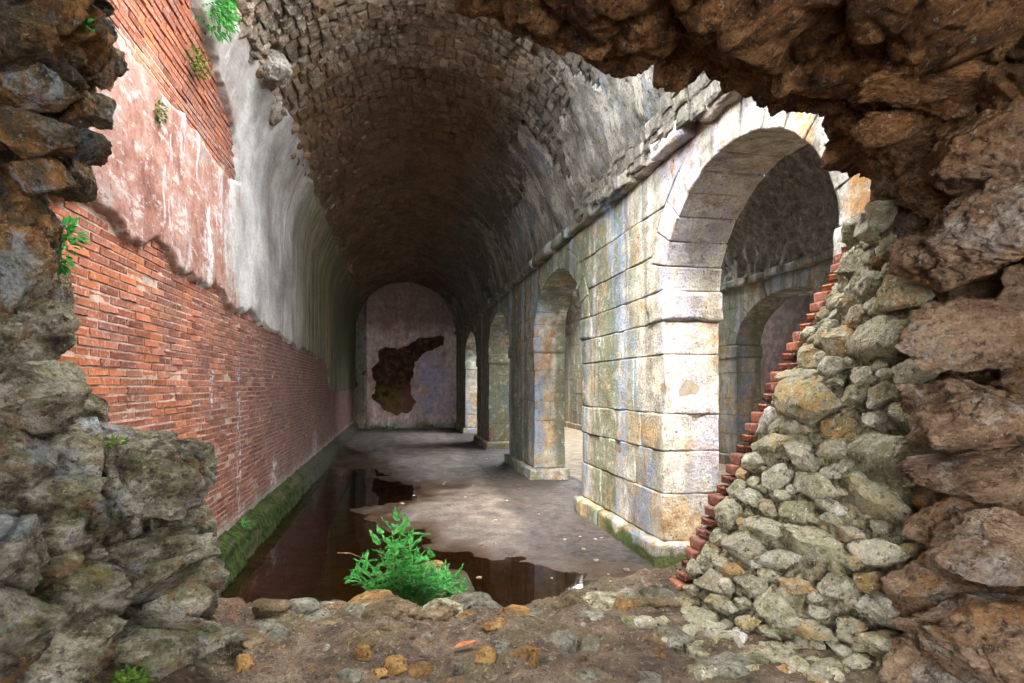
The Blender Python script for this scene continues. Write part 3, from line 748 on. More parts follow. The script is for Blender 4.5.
# ================================================================== ARCADES
def arcade(name, label, X0, T, arches, ends, A_mat, ztop, group_seed, out_dir=1, vis=(3.3, 40), ring=0.42):
    """arcade wall in the plane X0..X0+T; arches = list of (y0,y1); ends=(ymin,ymax); every stone is a child"""
    zi, B = 3.47, 1.21
    courses = [(0.36, 0.95), (0.95, 1.48), (1.48, 1.94), (1.94, 2.68), (2.68, 3.09), (3.09, 3.47)]
    upper = [(3.47, 3.95), (3.95, 4.50), (4.50, ztop - 0.13)]
    ar = [((a + b) / 2, (b - a) / 2) for a, b in arches]
    # mortar core
    core = Bag()
    inset = 0.022
    def quad_strip(fn, n, m):
        a, b = np.meshgrid(np.linspace(0, 1, n), np.linspace(0, 1, m), indexing='ij'); core.add(fn(a.ravel(), b.ravel()), gridF(n, m))
    edges = [ends[0]] + [e for a in arches for e in a] + [ends[1]]
    piers = [(edges[i], edges[i + 1]) for i in range(0, len(edges), 2)]
    for xx in (X0 + inset, X0 + T - inset):
        for (p0, p1) in piers:
            a0 = p0 + (inset if p0 != ends[0] else 0); a1 = p1 - (inset if p1 != ends[1] else 0)
            quad_strip(lambda a, b: np.stack([a * 0 + xx, a0 + (a1 - a0) * a, -0.3 + (zi + 0.3) * b], 1), 2, 2)
        for i, (yc, A) in enumerate(ar):
            quad_strip(lambda a, b: np.stack([a * 0 + xx, yc - (A + inset) * np.cos(a * math.pi), (zi + (B + inset) * np.sin(a * math.pi)) * (1 - b) + b * (ztop + 0.05)], 1), 40, 2)
        for (p0, p1) in piers:
            quad_strip(lambda a, b: np.stack([a * 0 + xx, p0 + (p1 - p0) * a, zi + (ztop + 0.05 - zi) * b], 1), 2, 2)
    for (yc, A) in ar:
        quad_strip(lambda a, b: np.stack([X0 + inset + (T - 2 * inset) * b, yc - (A + inset) * np.cos(a * math.pi), zi + (B + inset) * np.sin(a * math.pi)], 1), 40, 2)
        for sg in (-1, 1):
            quad_strip(lambda a, b: np.stack([X0 + inset + (T - 2 * inset) * b, a * 0 + yc + sg * (A + inset), -0.3 + (zi + 0.3) * a], 1), 2, 2)
    root = core.obj(name, MJ, None, smooth=False)
    tag(root, label, 'wall', kind='structure')
    rr = random.Random(group_seed)
    def put(nm, YL, YR, z0, z1, x0=None, x1=None, seed=None, **kw):
        seed = rr.randrange(1000) if seed is None else seed
        x0 = X0 + rr.uniform(-0.010, 0.008) if x0 is None else x0; x1 = X0 + T if x1 is None else x1
        g = 0.0025
        def fm(a, b, c):
            zz = z0 + g + (z1 - z0 - 2 * g) * c; l = YL(zz) + g; r_ = YR(zz) - g
            return np.stack([x0 + (x1 - x0) * a, l + (r_ - l) * b, zz], 1)
        zm = (z0 + z1) / 2; w = float(YR(np.array([zm]))[0] - YL(np.array([zm]))[0])
        V, F = block_vf(fm, (x1 - x0, max(0.1, w), z1 - z0), seed=seed, **kw)
        return obj(nm, V, F, A_mat, root)
    cst = lambda v: (lambda z: np.asarray(z) * 0 + v)
    def split(L, lo=0.75, hi=1.35):
        n = max(1, round(L / rr.uniform(lo, hi))); w = np.array([rr.uniform(0.75, 1.25) for _ in range(n)]); return np.concatenate([[0], np.cumsum(w / w.sum())])
    for (p0, p1) in piers:
        if p1 < vis[0] or p0 > vis[1]: continue
        j0, j1 = p0 != ends[0], p1 != ends[1]
        for ci, (z0, z1) in enumerate(courses):
            e0, e1 = p0, p1
            if ci == 5:           # impost blocks on the jambs
                if j1 and p1 - p0 > 0.9: put('impost_block', cst(p1 - 0.55), cst(p1 + 0.05), z0, z1, X0 - 0.03, X0 + T + 0.03, bev=0.03); e1 = p1 - 0.55
                elif j1: put('impost_block', cst(p0), cst(p1 + 0.05), z0, z1, X0 - 0.03, X0 + T + 0.03, bev=0.03); continue
                if j0: put('impost_block', cst(p0 - 0.06), cst(p0 + 0.5), z0, z1, X0 - 0.03, X0 + T + 0.03, bev=0.03); e0 = p0 + 0.5
            cu = split(e1 - e0)
            for a, b in zip(cu[:-1], cu[1:]): put('ashlar_block', cst(e0 + (e1 - e0) * a), cst(e0 + (e1 - e0) * b), z0, z1)
        q0, q1 = p0 - (0.10 if j0 else 0), p1 + (0.10 if j1 else 0)
        cu = split(q1 - q0, 0.9, 1.4)
        for a, b in zip(cu[:-1], cu[1:]): put('plinth_block', cst(q0 + (q1 - q0) * a), cst(q0 + (q1 - q0) * b), -0.12, 0.36 + rr.uniform(-.02, .01), X0 - 0.13 + rr.uniform(-.015, .015), X0 + T + 0.1, bev=0.03, rough=0.02)
    # spandrels between neighbouring extrados
    for i, (p0, p1) in enumerate(piers):
        if p1 < vis[0] or p0 > vis[1]: continue
        lf = ar[i - 1] if i > 0 else None; rt = ar[i] if i < len(ar) else None
        def ext(arc, sg):
            yc, A = arc; return lambda z: yc + sg * (A + ring) * np.sqrt(np.clip(1 - ((np.asarray(z) - zi) / (B + ring)) ** 2, 0.0, 1))
        YLf = ext(lf, 1) if lf else cst(ends[0]); YRf = ext(rt, -1) if rt else cst(ends[1])
        for (z0, z1) in upper:
            zm = np.array([(z0 + z1) / 2]); L = float(YRf(zm)[0] - YLf(zm)[0])
            if L < 0.12: continue
            cu = split(L); K = len(cu) - 1
            for k in range(K):
                if k == 0: l = YLf
                else:
                    v0 = float(YLf(zm)[0]) + L * cu[k]; l = cst(v0)
                if k == K - 1: r_ = YRf
                else:
                    v1 = float(YLf(zm)[0]) + L * cu[k + 1]; r_ = cst(v1)
                put('ashlar_block', l, r_, z0, z1)
    # voussoirs
    for (yc, A) in ar:
        if yc < vis[0] or yc > vis[1]: continue
        nv = 13; ta = np.linspace(0, math.pi, nv + 1)
        for a0, a1 in zip(ta[:-1], ta[1:]):
            j = rr.uniform(-0.02, 0.02); er = ring - 0.006 + rr.uniform(-.01, .0)
            def fm(a, b, c):
                th = a1 + (a0 - a1) * b; th = th + (0.5 - b) * -0.010
                ro = er * c
                return np.stack([X0 - 0.012 + j * 0.5 + (T + 0.02) * a, yc + (A + ro) * np.cos(th), zi + (B + ro) * np.sin(th)], 1)
            V, F = block_vf(fm, (T, (A + B) / 2 * (a1 - a0), ring), seed=rr.randrange(1000), cell=0.11)
            obj('voussoir', V, F, A_mat, root)
    # cornice
    y = max(ends[0], vis[0]); 
    while y < min(ends[1], vis[1]):
        L = rr.uniform(0.55, 1.15); gap = rr.uniform(0.0, 0.03) + (0.25 if rr.random() < 0.10 else 0)
        pj = rr.uniform(0.10, 0.17); hh = rr.uniform(0.17, 0.21)
        put('cornice_stone', cst(y), cst(min(y + L, ends[1])), ztop - 0.12 + rr.uniform(-0.02, 0.02), ztop - 0.12 + hh + 0.02, X0 - pj, X0 + 0.4, bev=0.03, rough=0.03, wear=2.0)
        y += L + gap
    return root
wall_right = arcade('wall_right', 'pale ashlar arcade wall with arches along the dry side of the hall', XR, T,
    [(3.92, 6.90), (10.2, 13.9), (17.1, 21.0), (24.1, 28.2)], (3.5, 32.6), MA, ZS, 5)
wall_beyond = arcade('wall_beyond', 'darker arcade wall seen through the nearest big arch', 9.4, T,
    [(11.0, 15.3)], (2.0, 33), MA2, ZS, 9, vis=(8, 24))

# ================================================================== HALL BEHIND THE ARCADE AND A THIRD ONE
C2, R2 = (XR + T + 9.4) / 2, (9.4 - XR - T) / 2
def vault2(name, label, cx, r, y0, y1, p0, p1, mat, n1=120, n2=90, amp=0.09):
    ph = np.linspace(p0, p1, n2); yy_ = np.linspace(y0, y1, n1)
    Yg, Pg = np.meshgrid(yy_, ph, indexing='ij')
    G = np.stack([cx - r * np.cos(Pg), Yg, ZS + r * np.sin(Pg)], -1)
    n = np.stack([np.cos(Pg), Pg * 0, -np.sin(Pg)], -1)
    G = G + n * (amp * fbm(G * 3.2, 5, 41) + 0.10 * np.clip(fbm(G * 1.1, 3, 77) - .1, -1, 0.6))[..., None]
    V = np.concatenate([G.reshape(-1, 3), (G - n * 0.4).reshape(-1, 3)]); k = n1 * n2
    o = obj(name, V, np.concatenate([gridF(n1, n2), gridF(n1, n2, k)[:, ::-1]]), mat); tag(o, label, 'vault', kind='structure'); return o
vault2('ceiling_beyond', 'dark grey rough vault seen through the nearest big arch', C2, R2, 6.2, 17.0, 0.0, math.pi, MV2, 340, 150)  # starts late: opening added over the near end to let sky in
vault2('ceiling_haunch', 'half of the second vault above the arcade, other half left open for light', C2, R2, 17.0, 28.5, 0.0, 1.45, MV2, 60, 20)  # outer half left out: invented opening that sends sky light through the arches
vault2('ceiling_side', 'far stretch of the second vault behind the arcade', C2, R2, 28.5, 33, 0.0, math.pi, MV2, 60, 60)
vault2('ceiling_third', 'vault of the dark third hall behind the second arcade', 12.9, 2.75, 6, 24, 0, math.pi, MV2, 40, 30)  # cut short at both ends: added openings brighten the third hall
def slab(name, lo, hi, mat, label=None, cat='wall'):
    lo, hi = np.array(lo, float), np.array(hi, float)
    pts, F = lattice(3, 3, 3); V = lo + (hi - lo) * pts / 3.0
    o = obj(name, V, F, mat, None, smooth=False)
    if label: tag(o, label, cat, kind='structure')
    return o
slab('wall_outer', (15.6, 3, -0.3), (15.9, 33, 6), MRB, 'back wall of the dark third hall')
slab('wall_end', (-2.6, 32.85, -0.3), (16, 33.2, 9), MHB, 'far end wall of the side halls')
slab('wall_start', (4.1, 3.0, -0.3), (16, 3.4, 9), MHB, 'near end wall of the side halls')

# ================================================================== FAR WALL
xs, zs_ = np.arange(-2.25, 3.4, 0.04), np.arange(-0.2, 8.05, 0.04)
Xg, Zg = np.meshgrid(xs, zs_, indexing='ij'); P3 = np.stack([Xg, Xg * 0, Zg], -1)
core = 0.10 + 0.06 * fbm(P3 * 2.5, 4, 3)
G = np.stack([Xg, YF + core, Zg], -1)
wall_far = obj('wall_far', G.reshape(-1, 3), gridF(*Xg.shape), MFC)
tag(wall_far, 'far end wall with flaking pink plaster and a dark mossy hole', 'wall', kind='structure')
hole = np.array([(-0.9, 4.3), (-0.5, 4.5), (0.1, 4.2), (0.7, 4.45), (1.3, 5.0), (2.4, 5.0), (2.6, 4.55), (1.6, 4.2), (1.0, 3.6), (0.75, 2.7), (0.9, 2.0), (1.25, 1.5), (0.9, 0.95), (0.0, 0.85), (-0.7, 1.1), (-1.15, 1.8), (-1.0, 2.6), (-1.15, 3.2), (-0.9, 3.6)])
mk = sd_poly(np.stack([Xg, Zg], -1), hole) + 0.16 * fbm(P3 * 1.8, 5, 8)
hgt = -0.05 + 0.05 * fbm(P3 * np.array([2.2, 1, .6]), 4, 5) - 0.09 * ((np.abs(Xg + 1.28) < 0.2) & (Zg < 7)) + 0.10 * (Xg < -1.5) - 0.07 * (np.abs(Xg - 2.75) < 0.22)
hgt = np.where(mk < 0, 0.3, hgt)
G = np.stack([Xg, YF + hgt, Zg], -1); F = gridF(*Xg.shape); keep = (mk.ravel()[F] > -0.02).all(1)
obj('plaster_coat', G.reshape(-1, 3), F[keep], MFW, wall_far)

# ================================================================== FLOOR AND WATER
PUD = [(322, 448), (352, 452), (372, 462), (392, 480), (436, 488), (402, 503), (358, 508), (385, 522), (428, 537), (458, 553), (493, 556), (543, 559), (568, 571), (611, 580), (646, 587)]
PUD = [tuple(at_z(u, v, 0.04)[:2]) for u, v in PUD] + [(3.0, 5.0), (2.6, 2.8), (-2.3, 2.8), (-2.3, 16)]
PUD = np.array(PUD)
xs, ysf = np.arange(-2.2, 4.3, 0.045), np.concatenate([np.arange(3.0, 14, 0.05), np.arange(14, 33, 0.14)])
Xg, Yg = np.meshgrid(xs, ysf, indexing='ij'); P3 = np.stack([Xg, Yg, Xg * 0], -1)
sd = sd_poly(P3[..., :2], PUD) + 0.22 * fbm(P3 * np.array([1.4, 0.9, 1]), 5, 5)
Zg = 0.04 + 0.05 * sstep(-0.05, 0.9, sd) - 0.16 * sstep(0.02, -1.2, sd) * 1.0 + 0.012 * fbm(P3 * 2.5, 4, 7) + 0.006 * fbm(P3 * 9, 3, 8)
Zg = Zg - 0.012 * sstep(0.2, 0.5, fbm(P3 * np.array([0.7, 0.35, 1]), 3, 51)) * (sd > 0.2)
floor = obj('floor', np.stack([Xg, Yg, Zg], -1).reshape(-1, 3), gridF(*Xg.shape), MF)
tag(floor, 'damp earth floor of the hall between water and arcade', 'floor', kind='structure')
fl2 = slab('floor_beyond', (4.25, 3, -0.3), (16, 33, 0.06), MDU, 'earth floor of the side halls', 'floor')
g = np.array([(-2.2, 3.0, 0.035), (4.0, 3.0, 0.035), (4.0, 17.0, 0.035), (-2.2, 17.0, 0.035)])
water = obj('water', g, np.array([[0, 1, 2, 3]]), MW)
tag(water, 'dark still water pooled along the brick wall', 'water', kind='structure')
# small stones on the damp floor
RK = [mesh('stone', *rock_vf(200 + q, 3, 13, 0.08, 0.45, 0.8), MR) for q in range(12)]
RKs = [mesh('stone', *rock_vf(240 + q, 2, 10, 0.08, 0.45, 0.8), MR) for q in range(8)]
for q in range(90):
    yy_ = 4.9 + 14 * random.random() ** 1.6; xx = random.uniform(-0.6, 3.0); 
    if sd_poly(np.array([xx, yy_]), PUD) < -0.1 and random.random() < 0.85: continue
    s = random.uniform(0.012, 0.04)
    o = link('pebble', RKs[q % 8], floor); o.location = (xx, yy_, 0.085); o.scale = (s, s * 1.2, s * .6); o.rotation_euler = (0, 0, random.uniform(0, 6))

# ================================================================== NEAR WALL WITH THE BROKEN OPENING
Fr = [(212, 665, 3.25), (190, 600, 3.35), (165, 545, 3.4), (160, 500, 3.35), (128, 450, 3.35), (56, 415, 3.3), (32, 340, 3.3), (30, 262, 3.3), (44, 205, 3.2), (78, 130, 3.1), (98, 70, 3.0), (94, 10, 2.95), (118, -60, 2.9), (230, -105, 2.9), (340, -85, 3.0),
      (430, -32, 3.0), (480, 4, 3.0), (540, 34, 3.0), (600, 50, 3.0), (680, 58, 3.0), (745, 84, 3.05), (820, 102, 3.05), (864, 140, 3.0), (898, 195, 2.95), (918, 265, 2.88), (932, 340, 2.82), (938, 420, 2.78), (944, 500, 2.72), (936, 580, 2.7), (915, 660, 2.7), (900, 760, 2.7)]
Fp = np.array([at_d(*p) for p in Fr])
AX = np.array([0.62, 0, 2.1])
def rad(P, k, dy):
    Q = P.copy(); Q[:, 0] = AX[0] + (P[:, 0] - AX[0]) * k; Q[:, 2] = AX[2] + (P[:, 2] - AX[2]) * k; Q[:, 1] += dy; return Q
t_arc = np.linspace(0, 1, len(Fp))
right = sstep(0.66, 0.80, t_arc)[:, None]; topw = (sstep(0.38, 0.5, t_arc) * (1 - sstep(0.68, 0.8, t_arc)))[:, None]; left = (1 - sstep(0.25, 0.4, t_arc))[:, None]
def blend(kl, kt, kr, dl, dt, dr):
    k = kl * left + kr * right + kt * (1 - left - right); d = dl * left + dr * right + dt * (1 - left - right)
    Q = Fp.copy(); Q[:, 0:1] = AX[0] + (Fp[:, 0:1] - AX[0]) * k; Q[:, 2:3] = AX[2] + (Fp[:, 2:3] - AX[2]) * k; Q[:, 1:2] += d; return Q
rings = [blend(2.6, 1.95, 2.3, 0.55, 0.5, 0.55), blend(1.25, 1.25, 1.25, 0.45, 0.45, 0.45), blend(1.06, 1.05, 1.07, 0.22, 0.2, 0.25), Fp,
         blend(0.99, 0.97, 0.97, -0.35, -0.4, -0.35), blend(1.0, 0.98, 0.93, -0.8, -0.9, -0.8), blend(1.03, 1.0, 0.95, -1.4, -1.5, -1.4), blend(1.15, 1.1, 1.1, -2.3, -2.4, -2.2), blend(1.3, 1.2, 1.3, -3.4, -3.4, -3.2), blend(1.3, 1.05, 1.3, -4.6, -4.6, -4.4), blend(0.95, 0.68, 0.95, -5.6, -5.6, -5.4), blend(2.6, 2.3, 2.4, -5.7, -5.7, -5.5)]  # rings behind the camera: unseen enclosure added to hold back front light
rings = np.array(rings)                                    # (9, n, 3)
def resample(A, n, axis):
    m_ = A.shape[axis]; t = np.linspace(0, m_ - 1, n); i = np.clip(t.astype(int), 0, m_ - 2); f = t - i
    sh = [1] * A.ndim; sh[axis] = n; f = f.reshape(sh)
    p0, p1, p2, p3 = (np.take(A, np.clip(i + q, 0, m_ - 1), axis) for q in (-1, 0, 1, 2))
    return 0.5 * ((2 * p1) + (-p0 + p2) * f + (2 * p0 - 5 * p1 + 4 * p2 - p3) * f ** 2 + (-p0 + 3 * p1 - 3 * p2 + p3) * f ** 3)
tr = np.concatenate([np.linspace(0, 2, 24)[:-1], np.linspace(2, 6.2, 190)[:-1], np.linspace(6.2, len(rings) - 1, 50)])
G = resample(rings, 640, 1)
i_ = np.clip(tr.astype(int), 0, len(rings) - 2); f_ = (tr - i_)[:, None, None]
p0, p1, p2, p3 = (G[np.clip(i_ + q, 0, len(rings) - 1)] for q in (-1, 0, 1, 2))
G = 0.5 * ((2 * p1) + (-p0 + p2) * f_ + (2 * p0 - 5 * p1 + 4 * p2 - p3) * f_ ** 2 + (-p0 + 3 * p1 - 3 * p2 + p3) * f_ ** 3)
N_ = grid_normals(G)
toax = AX + np.array([0, 1, 0]) * G[..., 1:2] - G; toax[..., 1] = 0
N_ = N_ * np.sign((N_ * toax).sum(-1, keepdims=True) + 1e-9)
Q = G * np.array([2.6, 2.6, 4.4]) + 0.35 * np.stack([fbm(G * 1.3, 3, 1), fbm(G * 1.3, 3, 2), fbm(G * 1.3, 3, 3)], -1) * 2
fa, fe = facets(Q, 5)
fb, fe2 = facets(G * np.array([6.5, 6.5, 11]) + 0.5 * fe[..., None], 15)
dsp = 0.115 * fa - 0.05 * (1 - sstep(0.0, 0.16, fe)) + 0.020 * fb - 0.010 * (1 - sstep(0, 0.2, fe2)) + 0.05 * fbm(G * 2.2, 4, 6) + 0.018 * fbm(G * np.array([7, 7, 14]), 4, 7) + 0.008 * ridged(G * np.array([16, 16, 30]), 3, 9)
G = G + N_ * dsp[..., None]
wall_near = obj('wall_near', G.reshape(-1, 3), gridF(*G.shape[:2]), MC)
tag(wall_near, 'broken rubble wall whose ragged opening frames the view', 'wall', kind='structure')

# boulders bedded into the broken edge: (u, v, depth, width px, height px, seed, depth ratio, tilt)
def boulder(u, v, d, w, h, seed, dr=0.9, tilt=0.0, sub=5, cuts=13, mat=None, name='boulder', strata=0.0, rz=None):
    c = at_d(u, v, d); sx, sz = w / FPX * d / 2 * 1.12, h / FPX * d / 2 * 1.12
    V, F = rock_vf(seed, sub if w > 60 else 4, cuts, 0.09, 0.5, 0.85, 0.05, strata)
    V = V / np.abs(V).max(0) 
    V = xform(V, (0, 0, 0), (sx, (sx + sz) / 2 * dr, sz), (0, tilt, 0)); V = xform(V, (0, 0, 0), (1, 1, 1), (0, 0, -YAW if rz is None else rz))
    o = obj(name, V, F, mat or MC, wall_near); o.location = c; return o
LB = [(140, 478, 3.05, 150, 95, 1, 1.0, 0.12), (60, 465, 2.75, 120, 90, 2, 0.9, -0.1), (86, 414, 3.05, 56, 42, 3, 0.9, 0.25), (30, 385, 2.6, 95, 62, 4, 1.0, 0.1),
      (36, 420, 2.6, 90, 45, 5, 1.0, -0.15), (18, 460, 2.45, 80, 60, 31, 1.0, 0.2), (26, 330, 3.0, 80, 90, 6, 0.9, 0.3), (42, 300, 3.2, 45, 75, 7, 0.9, 0.0), (40, 505, 2.6, 120, 60, 8, 1.0, 0.0), (105, 520, 2.95, 90, 60, 32, 1.0, 0.2),
      (175, 530, 3.2, 70, 70, 9, 0.9, 0.1), (130, 575, 2.9, 190, 75, 10, 0.9, -0.2), (60, 590, 2.6, 140, 80, 11, 0.9, 0.1), (190, 590, 3.1, 75, 80, 12, 0.8, 0.2),
      (150, 640, 2.75, 150, 70, 13, 0.9, -0.1), (55, 655, 2.4, 150, 80, 14, 0.9, 0.0), (228, 665, 2.95, 56, 55, 15, 0.9, 0.5), (205, 640, 3.0, 55, 60, 16, 0.9, -0.6), (180, 610, 2.95, 70, 50, 33, 0.9, 0.0),
      (38, 88, 2.6, 70, 42, 17, 1.0, -0.2), (88, 108, 2.9, 58, 42, 18, 1.0, -0.1), (30, 135, 2.55, 85, 48, 19, 1.0, 0.2), (78, 148, 2.9, 55, 34, 20, 1.0, 0.0), (40, 180, 2.6, 50, 50, 21, 1.0, 0.5),
      (20, 30, 2.4, 70, 50, 22, 1.0, 0.1), (70, 20, 2.8, 60, 50, 23, 1.0, -0.2), (100, 60, 3.0, 40, 60, 24, 1.0, 0.0), (78, 183, 3.1, 36, 56, 25, 1.0, 0.0), (26, 235, 3.0, 76, 80, 26, 1.0, 0.2), (15, 270, 2.6, 70, 90, 34, 1.0, 0.0)]
for b in LB: boulder(*b)
RB = [(968, 342, 2.45, 130, 78, 51, 1.0, 0.05), (975, 415, 2.4, 130, 75, 52, 1.0, 0.08), (985, 470, 2.35, 140, 60, 53, 1.0, -0.05), (945, 440, 2.6, 70, 50, 54, 1.0, 0.3), (968, 255, 2.5, 120, 70, 55, 1.0, 0.2), (1000, 220, 2.3, 120, 80, 56, 1.0, 0.0),
      (940, 195, 2.7, 80, 60, 57, 1.0, 0.1), (990, 150, 2.3, 130, 80, 58, 1.0, 0.0), (900, 125, 2.8, 80, 50, 59, 1.0, 0.0), (945, 525, 2.55, 70, 60, 60, 1.0, 0.2), (990, 545, 2.35, 110, 70, 61, 1.0, -0.1), (950, 600, 2.5, 100, 80, 62, 1.0, 0.0), (1000, 640, 2.25, 150, 90, 63, 1.0, 0.1), (930, 665, 2.55, 100, 60, 64, 1.0, -0.1), (960, 70, 2.5, 160, 70, 65, 1.0, 0.1), (840, 82, 2.9, 90, 36, 66, 1.0, 0.0)]
for b in RB: boulder(*b, strata=0.02)

# ---- rubble core of the right reveal, with its edge of facing bricks
BE = [(868, 222), (850, 262), (826, 305), (800, 350), (776, 398), (752, 446), (728, 494), (708, 535), (690, 572), (664, 640), (640, 720)]
Bp = np.array([at_y(u, v, YN) for u, v in BE])
Ff = [(880, 215, 2.98), (900, 270, 2.92), (912, 320, 2.86), (916, 370, 2.82), (918, 420, 2.80), (920, 470, 2.76), (922, 520, 2.74), (918, 570, 2.70), (910, 620, 2.68), (895, 680, 2.66), (880, 760, 2.62)]
Ffp = np.array([at_d(*p) for p in Ff])
k = np.linspace(0, 1, 40)[:, None, None]
bow = np.array([-0.16, 0.0, 0.05])
S = Bp[None] * (1 - k) + Ffp[None] * k + np.sin(k * math.pi) * bow * np.linspace(0.2, 1.6, len(Bp))[None, :, None]
# run the surface a little behind the brick edge
S = np.concatenate([S[:1] + np.array([0.30, 0.18, 0.0]), S[:1] + np.array([0.02, 0.10, 0]), S], 0)
SG = resample(resample(S, 150, 0), 230, 1)
N_ = grid_normals(SG); N_ = N_ * np.sign(-N_[..., :1] + 1e-9)
SGd = SG + N_ * (-0.035 + 0.05 * fbm(SG * 2.5, 4, 61) + 0.025 * fbm(SG * 9, 4, 62) + 0.012 * ridged(SG * 22, 3, 63))[..., None]
obj('rubble_core', SGd.reshape(-1, 3), gridF(*SGd.shape[:2]), MRM, wall_near)
# stones set in the rubble, packed by dart throwing in surface space
from mathutils import Matrix
placed = []
def surf(a, b):
    i, j = a * 149, b * 229; i0, j0 = int(i), int(j); return SG[i0, j0], N_[i0, j0]
SG0 = 10
tries = 0
for size, want in ((0.15, 16), (0.11, 40), (0.08, 90), (0.052, 140)):
    got = 0; tries = 0
    while got < want and tries < 2500:
        tries += 1
        a, b = random.uniform(0.13, 0.99), random.uniform(0.0, 0.995)
        p, n = surf(a, b)
        s = size * random.uniform(0.75, 1.3) * (1.1 if b < 0.5 else 0.95)
        if any(np.linalg.norm((p - q) / np.array([1, 1, 0.72])) < 0.74 * (s + r_) for q, r_ in placed): continue
        placed.append((p, s)); got += 1
        nn = Vector(n); tz = Vector((0, 0, 1)); tx = tz.cross(nn).normalized(); tz = nn.cross(tx)
        w = random.uniform(1.0, 1.35); hgt_ = random.uniform(0.62, 0.85); tilt = random.gauss(0, 0.22)
        Mx = Matrix((tx, nn, tz)).transposed().to_4x4() @ Matrix.Rotation(tilt, 4, 'Y') @ Matrix.Diagonal((s * w, s * 0.75, s * hgt_, 1))
        o = link('rubble_stone', (RK if s > 0.05 else RKs)[random.randrange(12 if s > 0.05 else 8)], wall_near)
        o.matrix_world = Matrix.Translation(Vector(p) + nn * (s * random.uniform(-0.15, 0.12))) @ Mx
# facing bricks along the broken edge
eb = [mesh('brick', *block_vf(lambda a, b, c: np.stack([(a - 0.0) * 0.26, (b - .5) * 0.13, (c - .5) * 0.060], 1), (0.26, 0.13, 0.060), cell=0.05, bev=0.006, rough=0.006, seed=q, maxn=(4, 3, 3)), MB) for q in range(4)]
MBE = MB
z = float(Bp[0, 2]) + 0.02; q = 0
while z > 0.75:
    xe = float(np.interp(z, Bp[::-1, 2], Bp[::-1, 0]))
    o = link('brick', eb[q % 4], wall_near); o.location = (xe - 0.055 + random.uniform(-0.008, 0.008), YN + 0.02 + random.uniform(-.01, .01), z); o.rotation_euler = (0, 0, random.uniform(-0.06, 0.06))
    z -= 0.0655; q += 1
# body of the wall behind the brick edge
V = []; 
for p in Bp: V += [(p[0] + 0.03, YN + 0.06, p[2]), (4.2, YN + 0.06, p[2])]
V = np.array(V); F = gridF(len(Bp), 2)
obj('wall_body', V, F, MMOR, wall_near, smooth=False)
# top right stones bridging to the arcade
# ================================================================== SILL OF THE OPENING
LIP = [(-1.75, 3.75), (-1.2, 3.78), (-0.75, 3.75), (-0.35, 3.8), (0.1, 3.72), (0.5, 3.74), (0.9, 3.66), (1.3, 3.78), (1.7, 3.82), (2.4, 3.8)]
LIP = np.array(LIP)
xs, ysl = np.arange(-1.9, 2.6, 0.022), np.arange(-4.5, 4.25, 0.025)
Xg, Yg = np.meshgrid(xs, ysl, indexing='ij'); P3 = np.stack([Xg, Yg, Xg * 0], -1)
lip = np.interp(Xg, LIP[:, 0], LIP[:, 1]) + 0.10 * fbm(P3 * np.array([2.3, 0.2, 1]), 3, 71)
Z = 0.99 + 0.05 * fbm(P3 * 1.6, 4, 72) + 0.02 * fbm(P3 * 7, 4, 73) + 0.008 * ridged(P3 * 20, 3, 74)
Z = Z + 0.03 * sstep(0.45, 0.12, lip - Yg) * sstep(-0.1, 0.4, fbm(P3 * 3, 3, 75)) + 0.06 * sstep(1.35, 2.3, Xg) + 0.18 * sstep(-0.75, -1.5, Xg)
Z = Z - 0.10 * np.exp(-((Xg - 0.62) / 0.42) ** 2) * sstep(0.7, 0.15, lip - Yg)
drop = sstep(0.0, 0.16, Yg - lip)
Z = Z - drop * 1.15 - 0.2 * sstep(0.1, 0.4, Yg - lip)
G = np.stack([Xg, Yg, Z], -1)
G[..., 1] += 0.03 * drop * fbm(G * 5, 3, 76)
sill = obj('floor_sill', G.reshape(-1, 3), gridF(*G.shape[:2]), MD)
tag(sill, 'muddy earth sill with bedded stones across the bottom of the opening', 'ground', kind='structure')
def sill_z(x, y):
    i = int(np.clip((x - xs[0]) / 0.022, 0, len(xs) - 1)); j = int(np.clip((y - ysl[0]) / 0.025, 0, len(ysl) - 1)); return float(Z[i, j])
RKV = [mesh('stone', *rock_vf(270 + q, 2, 12, 0.08, 0.45, 0.8), MV) for q in range(8)]
RKD = [mesh('stone', *rock_vf(300 + q, 3, 10, 0.1, 0.55, 0.85), mt) for q, mt in enumerate([MBE_, MBF, MBE_, MBD, MBE_, MBD, MRM, MBF])]
def bed(u, v, w, h, k, name='bedded_stone', parent=None, rz=None):
    r = ray(u, v); tt = (1.0 - CZ) / r[2]; 
    for _ in range(4):
        p = np.array([0, 0, CZ]) + r * tt; tt = (sill_z(p[0], p[1]) - CZ) / r[2]
    p = np.array([0, 0, CZ]) + r * tt; d = p[0] * SN + p[1] * CS
    o = link(name, RKD[k % 8], parent); s = w / FPX * d / 2
    o.location = (p[0], p[1], sill_z(p[0], p[1]) - 0.22 * s); o.scale = (s, s * 0.95, h / FPX * d / 2); o.rotation_euler = (random.uniform(-.2, .2), random.uniform(-.2, .2), random.uniform(0, 6) if rz is None else rz)
    return o
